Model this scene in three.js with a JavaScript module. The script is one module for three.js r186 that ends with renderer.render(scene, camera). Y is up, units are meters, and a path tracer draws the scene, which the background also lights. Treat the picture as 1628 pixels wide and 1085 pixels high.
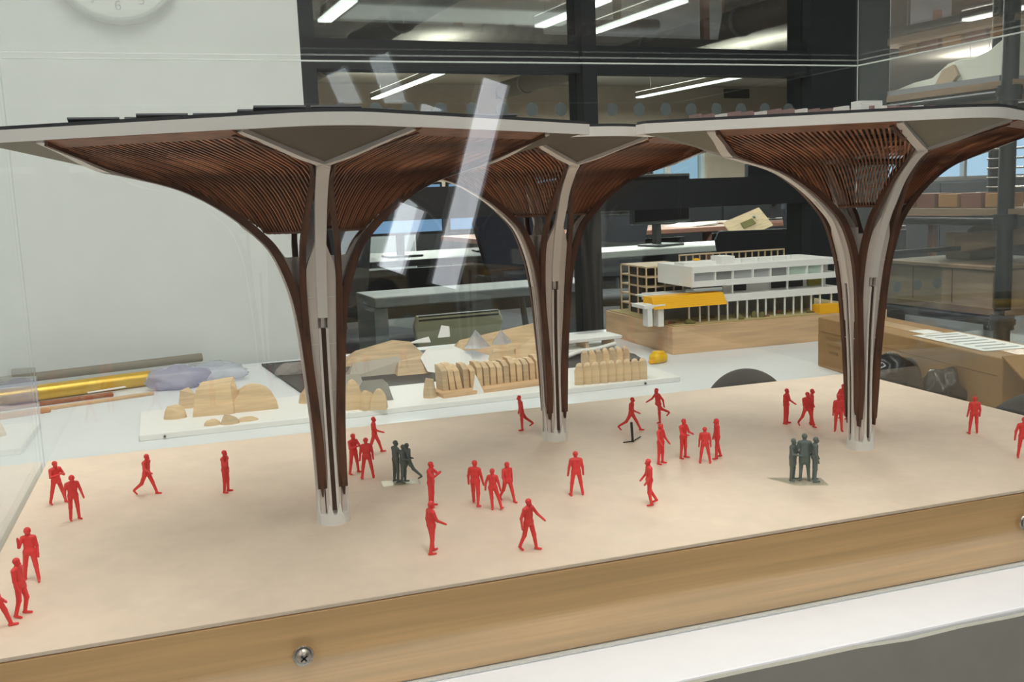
import * as THREE from 'three';
import { MarchingCubes } from 'three/addons/objects/MarchingCubes.js';
import { RoundedBoxGeometry } from 'three/addons/geometries/RoundedBoxGeometry.js';
import { ConvexGeometry } from 'three/addons/geometries/ConvexGeometry.js';
import { TextGeometry } from 'three/addons/geometries/TextGeometry.js';
import { FontLoader } from 'three/addons/loaders/FontLoader.js';
import { RectAreaLightUniformsLib } from 'three/addons/lights/RectAreaLightUniformsLib.js';
import { mergeGeometries, mergeVertices, toCreasedNormals } from 'three/addons/utils/BufferGeometryUtils.js';

// ---------------------------------------------------------------- camera, sky, exposure
const V3 = (x, y, z) => new THREE.Vector3(x, y, z);
const scene = new THREE.Scene();
const F = 1602.6, CX = 863.7, CY = 545.1, EYE = V3(0, 0.236, 0);
const camera = new THREE.PerspectiveCamera(2 * Math.atan(542.5 / F) * 180 / Math.PI, 1628 / 1085, 0.02, 60);
camera.rotation.order = 'YXZ';
camera.rotation.set(-8.5466 * Math.PI / 180, -19.3012 * Math.PI / 180, -2.0213 * Math.PI / 180);
camera.position.copy(EYE);
camera.setViewOffset(1628, 1085, 814 - CX, 542.5 - CY, 1628, 1085);
camera.updateProjectionMatrix(); camera.updateMatrixWorld(true);
scene.background = new THREE.Color().setRGB(0.75, 1.0, 1.35);
const renderer = new THREE.WebGLRenderer({ antialias: true });
renderer.toneMapping = THREE.LinearToneMapping;
renderer.toneMappingExposure = 0.95;
renderer.shadowMap.enabled = true;
RectAreaLightUniformsLib.init();
// lamps of the near room hang over the display table; office lamps hang beyond the partition (room frame x, z, length)
const NEAR_LAMPS = [[-0.75, 0.15, 2.3, 5], [0.95, 0.15, 2.3, 5], [2.3, -0.5, 2.0, 5], [0.25, -0.55, 1.5, 27], [-0.75, -1.5, 0.7, 5], [-1.9, 1.0, 2.0, 17], [0.3, 1.95, 0.9, 40]];
const FAR_LAMPS = [[2.9, -9.75, 2.6], [6.03, -9.3, 2.95], [2.76, -5.75, 0.95], [3.22, -5.85, 1.3], [1.37, -5.95, 0.7], [9.2, -7.5, 2.9], [5.6, -4.2, 2.4], [1.6, -2.7, 1.0, 70], [3.6, -3.6, 1.6, 60]];
const FAR_NITS = 240, LAMP_COLOR = 0xfffaf4;

// ---------------------------------------------------------------- frames and helpers
const FLOOR = -0.86, TT = -0.0584, CEIL = 1.6, TURN = 4.2 * Math.PI / 180;
const toWorld = (x, y, z) => V3(x * Math.cos(TURN) + z * Math.sin(TURN), y, -x * Math.sin(TURN) + z * Math.cos(TURN));
const toRoom = p => V3(p.x * Math.cos(TURN) - p.z * Math.sin(TURN), p.y, p.x * Math.sin(TURN) + p.z * Math.cos(TURN));
function ray(px, py) { return V3((px - CX) / F, -(py - CY) / F, -1).applyEuler(camera.rotation); }
function onY(px, py, y) { const d = ray(px, py); return d.multiplyScalar((y - EYE.y) / d.y).add(EYE); }       // the point of a level surface
function onZ(px, py, z) { const d = ray(px, py); return d.multiplyScalar(z / d.z).add(EYE); }                  // the point of a plane parallel to the case front
function roomZ(px, py, z) { const d = toRoom(ray(px, py)); return d.multiplyScalar(z / d.z).add(EYE); }        // ... of a plane parallel to the partition, room frame
function roomX(px, py, x) { const d = toRoom(ray(px, py)); return d.multiplyScalar(x / d.x).add(EYE); }
function rng(seed) { let s = seed >>> 0; return () => { s = (s + 0x6D2B79F5) >>> 0; let t = Math.imul(s ^ (s >>> 15), 1 | s); t = (t + Math.imul(t ^ (t >>> 7), 61 | t)) ^ t; return ((t ^ (t >>> 14)) >>> 0) / 4294967296; }; }
const used = {};
function numbered(n) { used[n] = (used[n] ?? -1) + 1; return used[n] ? n + '_' + String(used[n]).padStart(3, '0') : n; }
function tag(o, label, category, group) { o.userData.label = label; o.userData.category = category; if (group) o.userData.group = group; return o; }
function thing(name, label, category, p = V3(0, 0, 0), turn = 0, group) {
  const o = new THREE.Group(); o.name = numbered(name); scene.add(o); o.position.copy(p); o.rotation.y = turn; return tag(o, label, category, group);
}
function mesh(name, geos, mat, parent = scene) {
  const list = Array.isArray(geos) ? geos : [geos];
  let g = list.length > 1 ? mergeGeometries(list.map(q => { const c = q.index ? q.toNonIndexed() : q; for (const k of Object.keys(c.attributes)) if (!['position', 'normal', 'uv'].includes(k)) c.deleteAttribute(k); return c; })) : list[0];
  const m = new THREE.Mesh(g, mat); m.name = parent === scene ? numbered(name) : name; m.castShadow = m.receiveShadow = true; parent.add(m); return m;
}
function struct(name, geos, mat, parent = scene) { const m = mesh(name, geos, mat, parent); if (parent === scene) { m.name = name; m.userData.kind = 'structure'; } return m; }
// uv in metres by the dominant normal
function uvm(g) {
  const q = g.index ? g.toNonIndexed() : g; if (!q.attributes.normal) q.computeVertexNormals();
  const p = q.attributes.position, n = q.attributes.normal, uv = new Float32Array(p.count * 2);
  for (let i = 0; i < p.count; i++) {
    const a = Math.abs(n.getX(i)), b = Math.abs(n.getY(i)), c = Math.abs(n.getZ(i));
    if (b >= a && b >= c) { uv[2 * i] = p.getX(i); uv[2 * i + 1] = p.getZ(i); } else if (c >= a) { uv[2 * i] = p.getX(i); uv[2 * i + 1] = p.getY(i); } else { uv[2 * i] = p.getZ(i); uv[2 * i + 1] = p.getY(i); }
  }
  q.setAttribute('uv', new THREE.BufferAttribute(uv, 2)); return q;
}
const bx = (w, h, d, x = 0, y = 0, z = 0) => uvm(new THREE.BoxGeometry(w, h, d).translate(x, y, z));
const span = (x0, x1, y0, y1, z0, z1) => bx(Math.abs(x1 - x0), Math.abs(y1 - y0), Math.abs(z1 - z0), (x0 + x1) / 2, (y0 + y1) / 2, (z0 + z1) / 2);
const rb = (w, h, d, r, x = 0, y = 0, z = 0) => uvm(new RoundedBoxGeometry(w, h, d, 2, r).translate(x, y, z));
const cyl = (r0, r1, h, x = 0, y = 0, z = 0, s = 20) => new THREE.CylinderGeometry(r1, r0, h, s).translate(x, y, z);
function rod(a, b, r, s = 8) { const d = b.clone().sub(a), g = new THREE.CylinderGeometry(r, r, d.length(), s); g.applyQuaternion(new THREE.Quaternion().setFromUnitVectors(V3(0, 1, 0), d.clone().normalize())); const c = a.clone().add(b).multiplyScalar(.5); return g.translate(c.x, c.y, c.z); }
function tube(pts, r, n = 24, s = 8) { return new THREE.TubeGeometry(new THREE.CatmullRomCurve3(pts), n, r, s, false); }
function prism(pts, y0, y1, bevel = 0) {   // pts [[x,z]...] seen from above
  const s = new THREE.Shape(pts.map(([x, z]) => new THREE.Vector2(x, -z)));
  return uvm(new THREE.ExtrudeGeometry(s, { depth: y1 - y0 - 2 * bevel, bevelEnabled: bevel > 0, bevelThickness: bevel, bevelSize: bevel, bevelOffset: -bevel, bevelSegments: 2, curveSegments: 10 }).rotateX(-Math.PI / 2).translate(0, y0 + bevel, 0));
}
function plate(pts, z0, z1, bevel = 0) {   // pts [[x,y]...] seen from the front
  const s = new THREE.Shape(pts.map(([x, y]) => new THREE.Vector2(x, y)));
  return uvm(new THREE.ExtrudeGeometry(s, { depth: z1 - z0 - 2 * bevel, bevelEnabled: bevel > 0, bevelThickness: bevel, bevelSize: bevel, bevelOffset: -bevel, bevelSegments: 2, curveSegments: 10 }).translate(0, 0, z0 + bevel));
}
function hull(pts) { return uvm(new ConvexGeometry(pts.map(p => V3(...p)))); }

// ---------------------------------------------------------------- materials
function noise2(seed, n = 64) {
  const r = rng(seed), t = Float32Array.from({ length: n * n }, () => r());
  return (x, y, px = n, py = n) => { const xi = Math.floor(x), yi = Math.floor(y), fx = x - xi, fy = y - yi, w = (a, b) => t[((b % py + py) % py) * n + (a % px + px) % px], s = q => q * q * (3 - 2 * q); const u = s(fx), v = s(fy); return (w(xi, yi) * (1 - u) + w(xi + 1, yi) * u) * (1 - v) + (w(xi, yi + 1) * (1 - u) + w(xi + 1, yi + 1) * u) * v; };
}
function texture(w, h, fn, size, srgb = true) {
  const d = new Uint8Array(w * h * 4);
  for (let y = 0; y < h; y++) for (let x = 0; x < w; x++) { const c = fn(x / w, y / h), k = 4 * (y * w + x); d[k] = Math.max(0, Math.min(255, c[0])); d[k + 1] = Math.max(0, Math.min(255, c[1])); d[k + 2] = Math.max(0, Math.min(255, c[2])); d[k + 3] = 255; }
  const t = new THREE.DataTexture(d, w, h); t.wrapS = t.wrapT = THREE.RepeatWrapping; t.magFilter = THREE.LinearFilter; t.minFilter = THREE.LinearMipmapLinearFilter; t.generateMipmaps = true;
  if (srgb) t.colorSpace = THREE.SRGBColorSpace; t.repeat.set(1 / size[0], 1 / size[1]); t.needsUpdate = true; return t;
}
function woodTex(c, amp, seed, size, streak = 60, along = 4) {
  const a = noise2(seed), b = noise2(seed + 1), k = noise2(seed + 2);
  return texture(512, 256, (u, v) => {
    const m = k(u * along, v * 4, along, 4) - .5, g = a(u * along, v * 16 + .4 * m, along, 16) - .5, f = b(u * 2 * along, v * streak, 2 * along, streak) - .5;
    const q = 1 + amp * (.9 * g + .5 * f + .8 * m); return [c[0] * q, c[1] * (q * .97 + .03), c[2] * (q * .92 + .08)];
  }, size);
}
function mottle(c, amp, seed, size, n = 16) { const a = noise2(seed), b = noise2(seed + 7); return texture(256, 256, (u, v) => { const q = 1 + amp * ((a(u * n, v * n, n, n) - .5) + (b(u * 64, v * 64) - .5) * .7); return [c[0] * q, c[1] * q, c[2] * q]; }, size); }
const std = (color, roughness = .7, more = {}) => new THREE.MeshStandardMaterial({ color, roughness, ...more });
const M = {
  wall: std(0xffffff, .85, { map: mottle([225, 228, 227], .015, 11, [1.3, 1.3]) }),
  ceiling: std(0xffffff, .9, { map: mottle([214, 205, 192], .03, 12, [2, 2]) }),
  farwall: std(0xffffff, .9, { map: mottle([222, 205, 186], .05, 13, [3, 3], 8) }),
  darkwall: std(0xffffff, .85, { map: mottle([84, 82, 80], .05, 18, [2, 2]) }),
  carpet: std(0xffffff, .95, { map: mottle([58, 58, 62], .25, 14, [.5, .5]) }),
  frame: std(0x202428, .5), frameDeep: std(0x20272b, .6),
  tabletop: std(0xffffff, .45, { map: mottle([226, 229, 232], .015, 15, [.7, .7]) }),
  apron: std(0xffffff, .6, { map: mottle([164, 164, 154], .035, 16, [.4, .4]) }),
  deck: std(0xffffff, .65, { map: mottle([240, 217, 196], .03, 17, [.35, .35]) }),
  oak: std(0xffffff, .5, { map: woodTex([224, 182, 130], .10, 21, [1.1, .075], 60, 10) }),
  ply: std(0xffffff, .65, { map: woodTex([214, 178, 138], .12, 24, [.3, .1]) }),
  block: std(0xffffff, .65, { map: woodTex([222, 192, 152], .14, 27, [.12, .05]) }),
  shelfWood: std(0xffffff, .7, { map: woodTex([150, 126, 102], .14, 51, [.3, .1]) }), crateWood: std(0xffffff, .7, { map: woodTex([168, 148, 124], .1, 54, [.3, .1]) }),
  paleblock: std(0xffffff, .65, { map: woodTex([206, 180, 146], .16, 30, [.12, .05]) }),
  walnut: std(0xffffff, .55, { map: woodTex([92, 58, 40], .3, 33, [.06, .02]) }),
  slat: std(0xffffff, .5, { map: woodTex([158, 106, 76], .35, 36, [.05, .02]) }),
  slatDark: std(0xffffff, .5, { map: woodTex([132, 87, 62], .35, 39, [.05, .02]) }),
  card: std(0xeee8e4, .6), cardWarm: std(0xe2d8d2, .6), slot: std(0x4a3226, .6), joint: std(0xece6dc, .6),
  infillDark: std(0x6b6154, .7), infillPale: std(0x8d897c, .7), roof: std(0x2d2f33, .6), module: std(0x55575c, .45), moduleRed: std(0x9c7d7c, .6), white: std(0xf0efec, .55),
  red: std(0xf04343, .5), grey: std(0x67726f, .7), steel: std(0xc9c9c5, .25, { metalness: 1 }), darkSteel: std(0x9d988f, .35, { metalness: .8 }),
  glass: new THREE.MeshPhysicalMaterial({ color: 0xfbfdfc, roughness: 0, transmission: 1, thickness: 0, ior: 1.49 }),
  pane: new THREE.MeshPhysicalMaterial({ color: 0xeef3f2, roughness: 0, transmission: 1, thickness: 0, ior: 1.5 }),
  edge: new THREE.MeshPhysicalMaterial({ color: 0xf4f7f6, roughness: .5, transmission: .55, thickness: 0, ior: 1.49 }),
  film: new THREE.MeshPhysicalMaterial({ color: 0xe9ebf2, roughness: .25, transmission: .75, thickness: 0, ior: 1.4 }),
  bag: new THREE.MeshPhysicalMaterial({ color: 0xd6d5e6, roughness: .35, transmission: .62, thickness: 0, ior: 1.4, side: THREE.DoubleSide }),
  frost: new THREE.MeshPhysicalMaterial({ color: 0xb4bcbe, roughness: .3, transmission: .8, thickness: 0 }),
  yellow: std(0xf5b400, .55), tape: std(0xf0c010, .4), gold: std(0xd9b24a, .35, { metalness: .55 }), greytube: std(0x8b8478, .6), brownstrip: std(0x9a5b3c, .6),
  cardboard: std(0xffffff, .75, { map: mottle([158, 120, 74], .06, 41, [.2, .2]) }), paper: std(0xf1f1ee, .7), ink: std(0x9aa0a4, .7),
  black: std(0x1b1a1b, .5), blackGloss: std(0x1d1d1f, .22), plastic: std(0x26282b, .45), blackboard: std(0x3c3a3a, .6), olive: std(0xd6ceaa, .7), fabric: std(0x23252c, .9), navy: std(0x1e2236, .9),
  desk: std(0xcfd0cc, .4), brownDesk: std(0x7d5548, .5), greyPanel: std(0x8c9093, .6), screen: std(0x101216, .2), iron: std(0x1d2123, .4, { metalness: .3 }), shrub: std(0x6f6a3c, .9), terrain: std(0xd9dcd0, .75), terrainBrown: std(0xb9a68e, .8),
  glow: new THREE.MeshStandardMaterial({ color: 0xffffff, emissive: LAMP_COLOR, emissiveIntensity: 3.2 }),
  glowUp: new THREE.MeshStandardMaterial({ color: 0xffffff, emissive: LAMP_COLOR, emissiveIntensity: 2 }),
  glowSoft: new THREE.MeshStandardMaterial({ color: 0xffffff, emissive: 0xf2f6ff, emissiveIntensity: 3.6 }),
  sign: std(0x33312d, .5), rim: std(0xb9bdb9, .4), clockFace: std(0xe4e7e2, .6), vent: std(0x5b5954, .7), duct: std(0x6d665e, .6), rubber: std(0x2a2a2a, .8),
  screenGlow: new THREE.MeshStandardMaterial({ color: 0x223344, emissive: 0x9fc4f5, emissiveIntensity: .9 }),
};

// ---------------------------------------------------------------- the room and the office beyond (room frame)
const placed = (name, label, category, x, y, z, turn = 0, group) => thing(name, label, category, toWorld(x, y, z), TURN + turn, group);
function roomStruct(name, geos, mat) { const m = struct(name, geos, mat); m.rotation.y = TURN; return m; }
roomStruct('floor', span(-3, 17, FLOOR - .1, FLOOR, -12.6, 2.8), M.carpet);
roomStruct('ceiling', span(-3, 17, CEIL, CEIL + .12, -12.6, 2.8), M.ceiling);
roomStruct('wall_left', span(-3, .372, FLOOR, CEIL, -2.05, -1.93), M.wall);
roomStruct('wall_side_left', span(-3.12, -3, FLOOR, CEIL, -12.6, 2.8), M.wall);
roomStruct('wall_side_right', span(17, 17.12, FLOOR, CEIL, -12.6, 2.8), M.farwall);
roomStruct('wall_behind_camera', span(-3, 17, FLOOR, CEIL, 2.6, 2.8), M.darkwall);
{ // far wall with two window openings
  const s = new THREE.Shape([[-3, FLOOR], [17, FLOOR], [17, CEIL], [-3, CEIL]].map(p => new THREE.Vector2(...p)));
  const holes = [[5.6, 8.0, .3, .95], [11.2, 15.6, .2, 1.2]];
  for (const [a, b, c, d] of holes) s.holes.push(new THREE.Path([[a, c], [b, c], [b, d], [a, d]].map(p => new THREE.Vector2(...p))));
  roomStruct('wall_far', uvm(new THREE.ExtrudeGeometry(s, { depth: .25, bevelEnabled: false }).translate(0, 0, -12.6)), M.farwall);
  holes.forEach(([a, b, c, d], i) => {
    const w = new THREE.Group(); w.name = 'window_' + (i + 1); w.userData.kind = 'structure'; w.rotation.y = TURN; scene.add(w);
    const n = i ? 5 : 4, bars = [span(a, b, c, c + .04, -12.5, -12.4), span(a, b, d - .04, d, -12.5, -12.4)];
    for (let k = 0; k <= n; k++) { const x = a + (b - a) * k / n; bars.push(span(x - .03, x + .03, c, d, -12.5, -12.4)); }
    mesh('window_frame', bars, M.white, w);
    for (let k = 0; k < n; k++) mesh('pane', span(a + (b - a) * k / n + .03, a + (b - a) * (k + 1) / n - .03, c + .04, d - .04, -12.46, -12.455), M.pane, w);
  });
}
// glazed partition: dark frame, mullions, transoms, panes, dots of frosted film
roomStruct('trim_1', [span(.372, .400, FLOOR, CEIL, -2.03, -1.93)], M.frame);
roomStruct('trim_2', [span(.950, .983, FLOOR, CEIL, -2.0, -1.93)], M.frame);
roomStruct('trim_3', [span(1.535, 1.758, FLOOR, CEIL, -2.02, -1.93)], M.frameDeep);
roomStruct('trim_4', [span(.400, .950, .477, .533, -1.99, -1.94), span(.983, 1.535, .477, .533, -1.99, -1.94)], M.frame);
roomStruct('trim_5', [span(.400, .950, .188, .252, -1.985, -1.945), span(.983, 1.535, .188, .252, -1.985, -1.945)], M.frame);
roomStruct('trim_6', [span(.400, .950, TT - .06, TT - .015, -1.985, -1.945), span(.983, 1.535, TT - .06, TT - .015, -1.985, -1.945)], M.frame);
{
  let n = 3;
  for (const [a, b] of [[.4, .95], [.983, 1.535]]) {
    const w = new THREE.Group(); w.name = 'window_' + n++; w.userData.kind = 'structure'; w.rotation.y = TURN; scene.add(w);
    for (const [c, d] of [[TT - .015, .188], [.252, .477], [.533, CEIL]]) mesh('pane', span(a, b, c, d, -1.968, -1.962), M.pane, w);
    mesh('pane', span(a, b, FLOOR, TT - .06, -1.968, -1.962), M.pane, w);
    for (let x = a + .05; x < b - .02; x += .066) mesh('frosted_dot', new THREE.CylinderGeometry(.014, .014, .001, 20).rotateX(Math.PI / 2).translate(x, .404, -1.9612), M.frost, w);
  }
}
function rectLight(x, z, w, l, y, nits) {   // faces down
  const li = new THREE.RectAreaLight(LAMP_COLOR, nits, w, l); li.position.copy(toWorld(x, y, z)); li.rotation.order = 'YXZ'; li.rotation.set(-Math.PI / 2, TURN, 0); scene.add(li);
}
function pendant(x, z, len, y, label, w, nits, up) {
  const t = placed('pendant_light', label, 'lamp', x, y, z);
  mesh('housing', rb(w + .02, .05, len, .008, 0, .03, 0), M.duct, t);
  mesh('diffuser', rb(w, .02, len - .02, .006, 0, 0, 0), M.glow, t);
  for (const s of [-1, 1]) mesh('suspension_wire', rod(V3(0, .05, s * len * .4), V3(0, CEIL - y, s * len * .4), .0015, 6), M.steel, t);
  rectLight(x, z, w, len, y - .016, nits);
  if (up) { const li = new THREE.RectAreaLight(LAMP_COLOR, up, w, len); li.position.copy(toWorld(x, y + .062, z)); li.rotation.order = 'YXZ'; li.rotation.set(Math.PI / 2, TURN, 0); scene.add(li); mesh('upper_diffuser', rb(w, .008, len - .02, .003, 0, .057, 0), M.glowUp, t); }
}
const lampLabels = ['long pendant light left of the partition mullion, its far end lower', 'longest pendant light crossing right bay of the glazed partition', 'pendant light at the top edge left of the mullion', 'pendant light at the top edge right of the mullion', 'short pendant light at top left beside the white wall', 'far pendant light toward the right end of the office', 'near pendant light above the right office desks', 'pendant light above grey panel-leg desk', 'pendant light above long pale desk'];
FAR_LAMPS.forEach(([x, z, l, nits = FAR_NITS], i) => pendant(x, z, l, 1.3, lampLabels[i], .085, nits, nits * .25));
const nearLabels = ['ceiling strip lamp above left front of display table', 'ceiling strip lamp above right front of display table', 'ceiling strip lamp above the right end of table', 'ceiling strip lamp straight above the canopy model', 'short ceiling strip lamp above left back of table', 'ceiling strip lamp far left behind the viewer', 'short ceiling strip lamp right behind the viewer'];
NEAR_LAMPS.forEach(([x, z, l, nits], i) => pendant(x, z, l, 1.5, nearLabels[i], .16, nits));

// wall clock
{
  const c = placed('wall_clock', 'round white wall clock with pale grey rim', 'clock', .067, .649, -1.93);
  const pr = [[0, 0], [.107, 0], [.107, .022], [.1, .026], [.096, .022], [.096, .012], [0, .012]].map(p => new THREE.Vector2(...p));
  mesh('rim', new THREE.LatheGeometry(pr, 48).rotateX(Math.PI / 2), M.rim, c);
  mesh('dial', new THREE.CylinderGeometry(.0955, .0955, .004, 48).rotateX(Math.PI / 2).translate(0, 0, .0145), M.clockFace, c);
  const font = await new FontLoader().loadAsync('fonts/droid/droid_sans_regular.typeface.json');
  for (let k = 1; k <= 12; k++) {
    const g = new TextGeometry(String(k), { font, size: .015, depth: .001, curveSegments: 4 }); g.computeBoundingBox(); const b = g.boundingBox, a = Math.PI / 2 - k * Math.PI / 6;
    mesh('numeral', g.translate(Math.cos(a) * .076 - (b.max.x + b.min.x) / 2, Math.sin(a) * .076 - (b.max.y + b.min.y) / 2, .0168), M.greyPanel, c);
  }
  mesh('hour_hand', bx(.006, .05, .001, 0, .02, 0).rotateZ(-1.0).translate(0, 0, .02), M.plastic, c);
  mesh('minute_hand', bx(.004, .075, .001, 0, .03, 0).rotateZ(.7).translate(0, 0, .022), M.plastic, c);
}

// ---------------------------------------------------------------- display table, base and cover
const ZF = -.576, ZB = -1.033, XL = -.139, XR = .768, HT = .370;
{
  const t = thing('display_table', 'large white topped table with grey front carrying the model case', 'table', V3(0, FLOOR, 0));
  const up = -FLOOR;
  mesh('tabletop', prism([[-1.2, -.513], [1.30, -.513], [1.30, -1.99], [.37, -1.925], [-1.2, -1.80]], TT + up - .03, TT + up, .0015), M.tabletop, t);
  const edge = []; const r = rng(5); for (let i = 0; i <= 60; i++) edge.push([-1.2 + 2.5 * i / 60, TT + up - .001 - (i > 38 && i < 44 ? .003 * r() : .0004 * r())]);
  mesh('front_panel', plate([[-1.2, 0], [1.3, 0], ...edge.reverse()], -.5125, -.508), M.apron, t);
  for (const x of [-1.15, 1.25]) for (const z of [-.6, -1.7]) mesh('leg', bx(.06, up + TT - .03, .06, x, (up + TT - .03) / 2, z), M.apron, t);
}
{
  const t = thing('display_plinth', 'pale wooden plinth board of the canopy model with oak edge', 'plinth', V3((XL + XR) / 2, TT, (ZF + ZB) / 2));
  const w = XR - XL, d = ZF - ZB, hh = -TT;
  mesh('top_board', rb(w, .0026, d - .0006, .0006, 0, hh - .0013, 0), M.deck, t);
  mesh('front_board', rb(w, hh - .0042, .014, .001, 0, (hh - .0042) / 2 + .001, d / 2 - .0075), M.oak, t);
  mesh('back_board', rb(w, hh - .0042, .014, .001, 0, (hh - .0042) / 2 + .001, -d / 2 + .0075), M.oak, t);
  for (const s of [-1, 1]) mesh('side_board', rb(.014, hh - .0042, d - .03, .001, s * (w / 2 - .007), (hh - .0042) / 2 + .001, 0), M.oak, t);
}
function screw(px, py, label) {
  const p = onZ(px, py, ZF + .0035), s = thing('cover_screw', label, 'screw', p, 0, 'screws through the cover');
  const pr = [[0, .0036], [.0018, .0034], [.0036, .0024], [.0046, .001], [.0049, 0], [0, 0]].map(q => new THREE.Vector2(...q));
  mesh('washer', new THREE.CylinderGeometry(.0058, .0062, .0012, 28).rotateX(Math.PI / 2).translate(0, 0, .0006), M.steel, s);
  mesh('head', new THREE.LatheGeometry(pr, 28).rotateX(Math.PI / 2).translate(0, 0, .001), M.darkSteel, s);
  mesh('cross_recess', [bx(.0046, .0009, .0004).rotateZ(.7).translate(0, 0, .0046), bx(.0046, .0009, .0004).rotateZ(.7 + Math.PI / 2).translate(0, 0, .0046)], M.black, s);
}
screw(482, 1043, 'steel cross-head screw in oak edge at lower left');
screw(1631, 831, 'steel screw cut by the right picture edge');
{
  const c = thing('display_cover', 'clear acrylic display cover enclosing the canopy model', 'display case', V3((XL + XR) / 2, TT + .0006, (ZF + ZB) / 2));
  const w = XR - XL + .004, d = ZF - ZB + .004, hh = HT - TT, th = .003;
  mesh('front_pane', span(-w / 2, w / 2, 0, hh, d / 2, d / 2 + th), M.glass, c);
  mesh('back_pane', span(-w / 2, w / 2, 0, hh, -d / 2 - th, -d / 2), M.glass, c);
  mesh('side_pane', span(-w / 2 - th, -w / 2, 0, hh, -d / 2, d / 2), M.glass, c);
  mesh('side_pane', span(w / 2, w / 2 + th, 0, hh, -d / 2, d / 2), M.glass, c);
  mesh('top_pane', span(-w / 2 - th, w / 2 + th, hh, hh + th, -d / 2 - th, d / 2 + th), M.glass, c);
  const e = .0008;
  for (const [x, z] of [[-1, -1], [1, -1], [-1, 1], [1, 1]]) mesh('glued_edge', rod(V3(x * (w / 2 + th / 2), 0, z * (d / 2 + th / 2)), V3(x * (w / 2 + th / 2), hh, z * (d / 2 + th / 2)), e * .7), M.edge, c);
  for (const z of [-1, 1]) mesh('glued_edge', rod(V3(-w / 2, hh, z * (d / 2 + th / 2)), V3(w / 2, hh, z * (d / 2 + th / 2)), e), M.edge, c);
  for (const x of [-1, 1]) mesh('glued_edge', rod(V3(x * (w / 2 + th / 2), hh, -d / 2), V3(x * (w / 2 + th / 2), hh, d / 2), e), M.edge, c);
  mesh('bottom_edge', bx(w, .0012, th + .0004, 0, .0006, d / 2 + th / 2), M.edge, c);
}

// ---------------------------------------------------------------- the three canopies
// a strip with rectangular section swept along points; l = sideways range, n = range along the outward normal
function sweep(P, L, N, l0, l1, n0, n1) {
  const fn = q => typeof q === 'function' ? q : () => q; l0 = fn(l0); l1 = fn(l1); n0 = fn(n0); n1 = fn(n1);
  const pos = [], idx = [], uvs = [], m = P.length; let len = 0;
  const ring = P.map((p, i) => { if (i) len += p.distanceTo(P[i - 1]); const k = i / (m - 1), c = (a, b) => p.clone().addScaledVector(L[i], a).addScaledVector(N[i], b); return [c(l0(k), n0(k)), c(l1(k), n0(k)), c(l1(k), n1(k)), c(l0(k), n1(k)), len]; });
  const quad = (a, b, c, d, u0, u1) => { const o = pos.length / 3; for (const q of [a, b, c, d]) pos.push(q.x, q.y, q.z); uvs.push(u0, 0, u0, .003, u1, .003, u1, 0); idx.push(o, o + 1, o + 2, o, o + 2, o + 3); };
  for (let i = 0; i < m - 1; i++) for (let f = 0; f < 4; f++) { const g = (f + 1) % 4; quad(ring[i][f], ring[i][g], ring[i + 1][g], ring[i + 1][f], ring[i][4], ring[i + 1][4]); }
  quad(ring[0][3], ring[0][2], ring[0][1], ring[0][0], 0, .003); quad(...ring[m - 1].slice(0, 4), 0, .003);
  const g = new THREE.BufferGeometry(); g.setAttribute('position', new THREE.Float32BufferAttribute(pos, 3)); g.setAttribute('uv', new THREE.Float32BufferAttribute(uvs, 2)); g.setIndex(idx);
  let vol = 0; const A = V3(), B = V3(), C = V3(), o = P[m >> 1]; for (let i = 0; i < idx.length; i += 3) { A.fromArray(pos, 3 * idx[i]).sub(o); B.fromArray(pos, 3 * idx[i + 1]).sub(o); C.fromArray(pos, 3 * idx[i + 2]).sub(o); vol += A.dot(B.cross(C)); }
  if (vol < 0) for (let i = 0; i < idx.length; i += 3) { const t = idx[i]; idx[i] = idx[i + 1]; idx[i + 1] = t; } g.setIndex(idx);
  const q = g.toNonIndexed(); q.computeVertexNormals(); return toCreasedNormals(q, .6);
}
const HX = .222, HZ = .1493, Y0 = .2775, Y1 = .285;                      // half diagonals of the roof, fascia bottom and top
const lin = (tab, x) => { for (let i = 1; i < tab.length; i++) if (x <= tab[i][0] || i === tab.length - 1) { const [a, b] = [tab[i - 1], tab[i]]; return b[0] === a[0] ? b[1] : a[1] + (b[1] - a[1]) * Math.max(0, (x - a[0]) / (b[0] - a[0])); } };
const RIB = {
  z: { prof: [[.0095, 0], [.0095, .06], [.0115, .12], [.0172, .165], [.028, .2], [.039, .22], [.048, .235], [.064, .2515], [.0725, .257]], arm: t => V3(.052 * t, 0, .109) },
  x: { prof: [[.0105, 0], [.0108, .06], [.0135, .11], [.0168, .15], [.0215, .175], [.031, .2], [.039, .2105], [.060, .2295], [.087, .2455], [.120, .2555], [.130, .258]], arm: t => V3(.034 * t, 0, .166) },
};
function ribCurve(kind) { return new THREE.CatmullRomCurve3(RIB[kind].prof.map(([r, y]) => V3(0, y, r)), false, 'centripetal'); }
const halfW = [[0, .0098], [.06, .0108], [.1, .0122], [.15, .0142], [.18, .0150], [.205, .0140], [.23, .0105], [.25, .008], [.26, .0068]];
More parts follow.
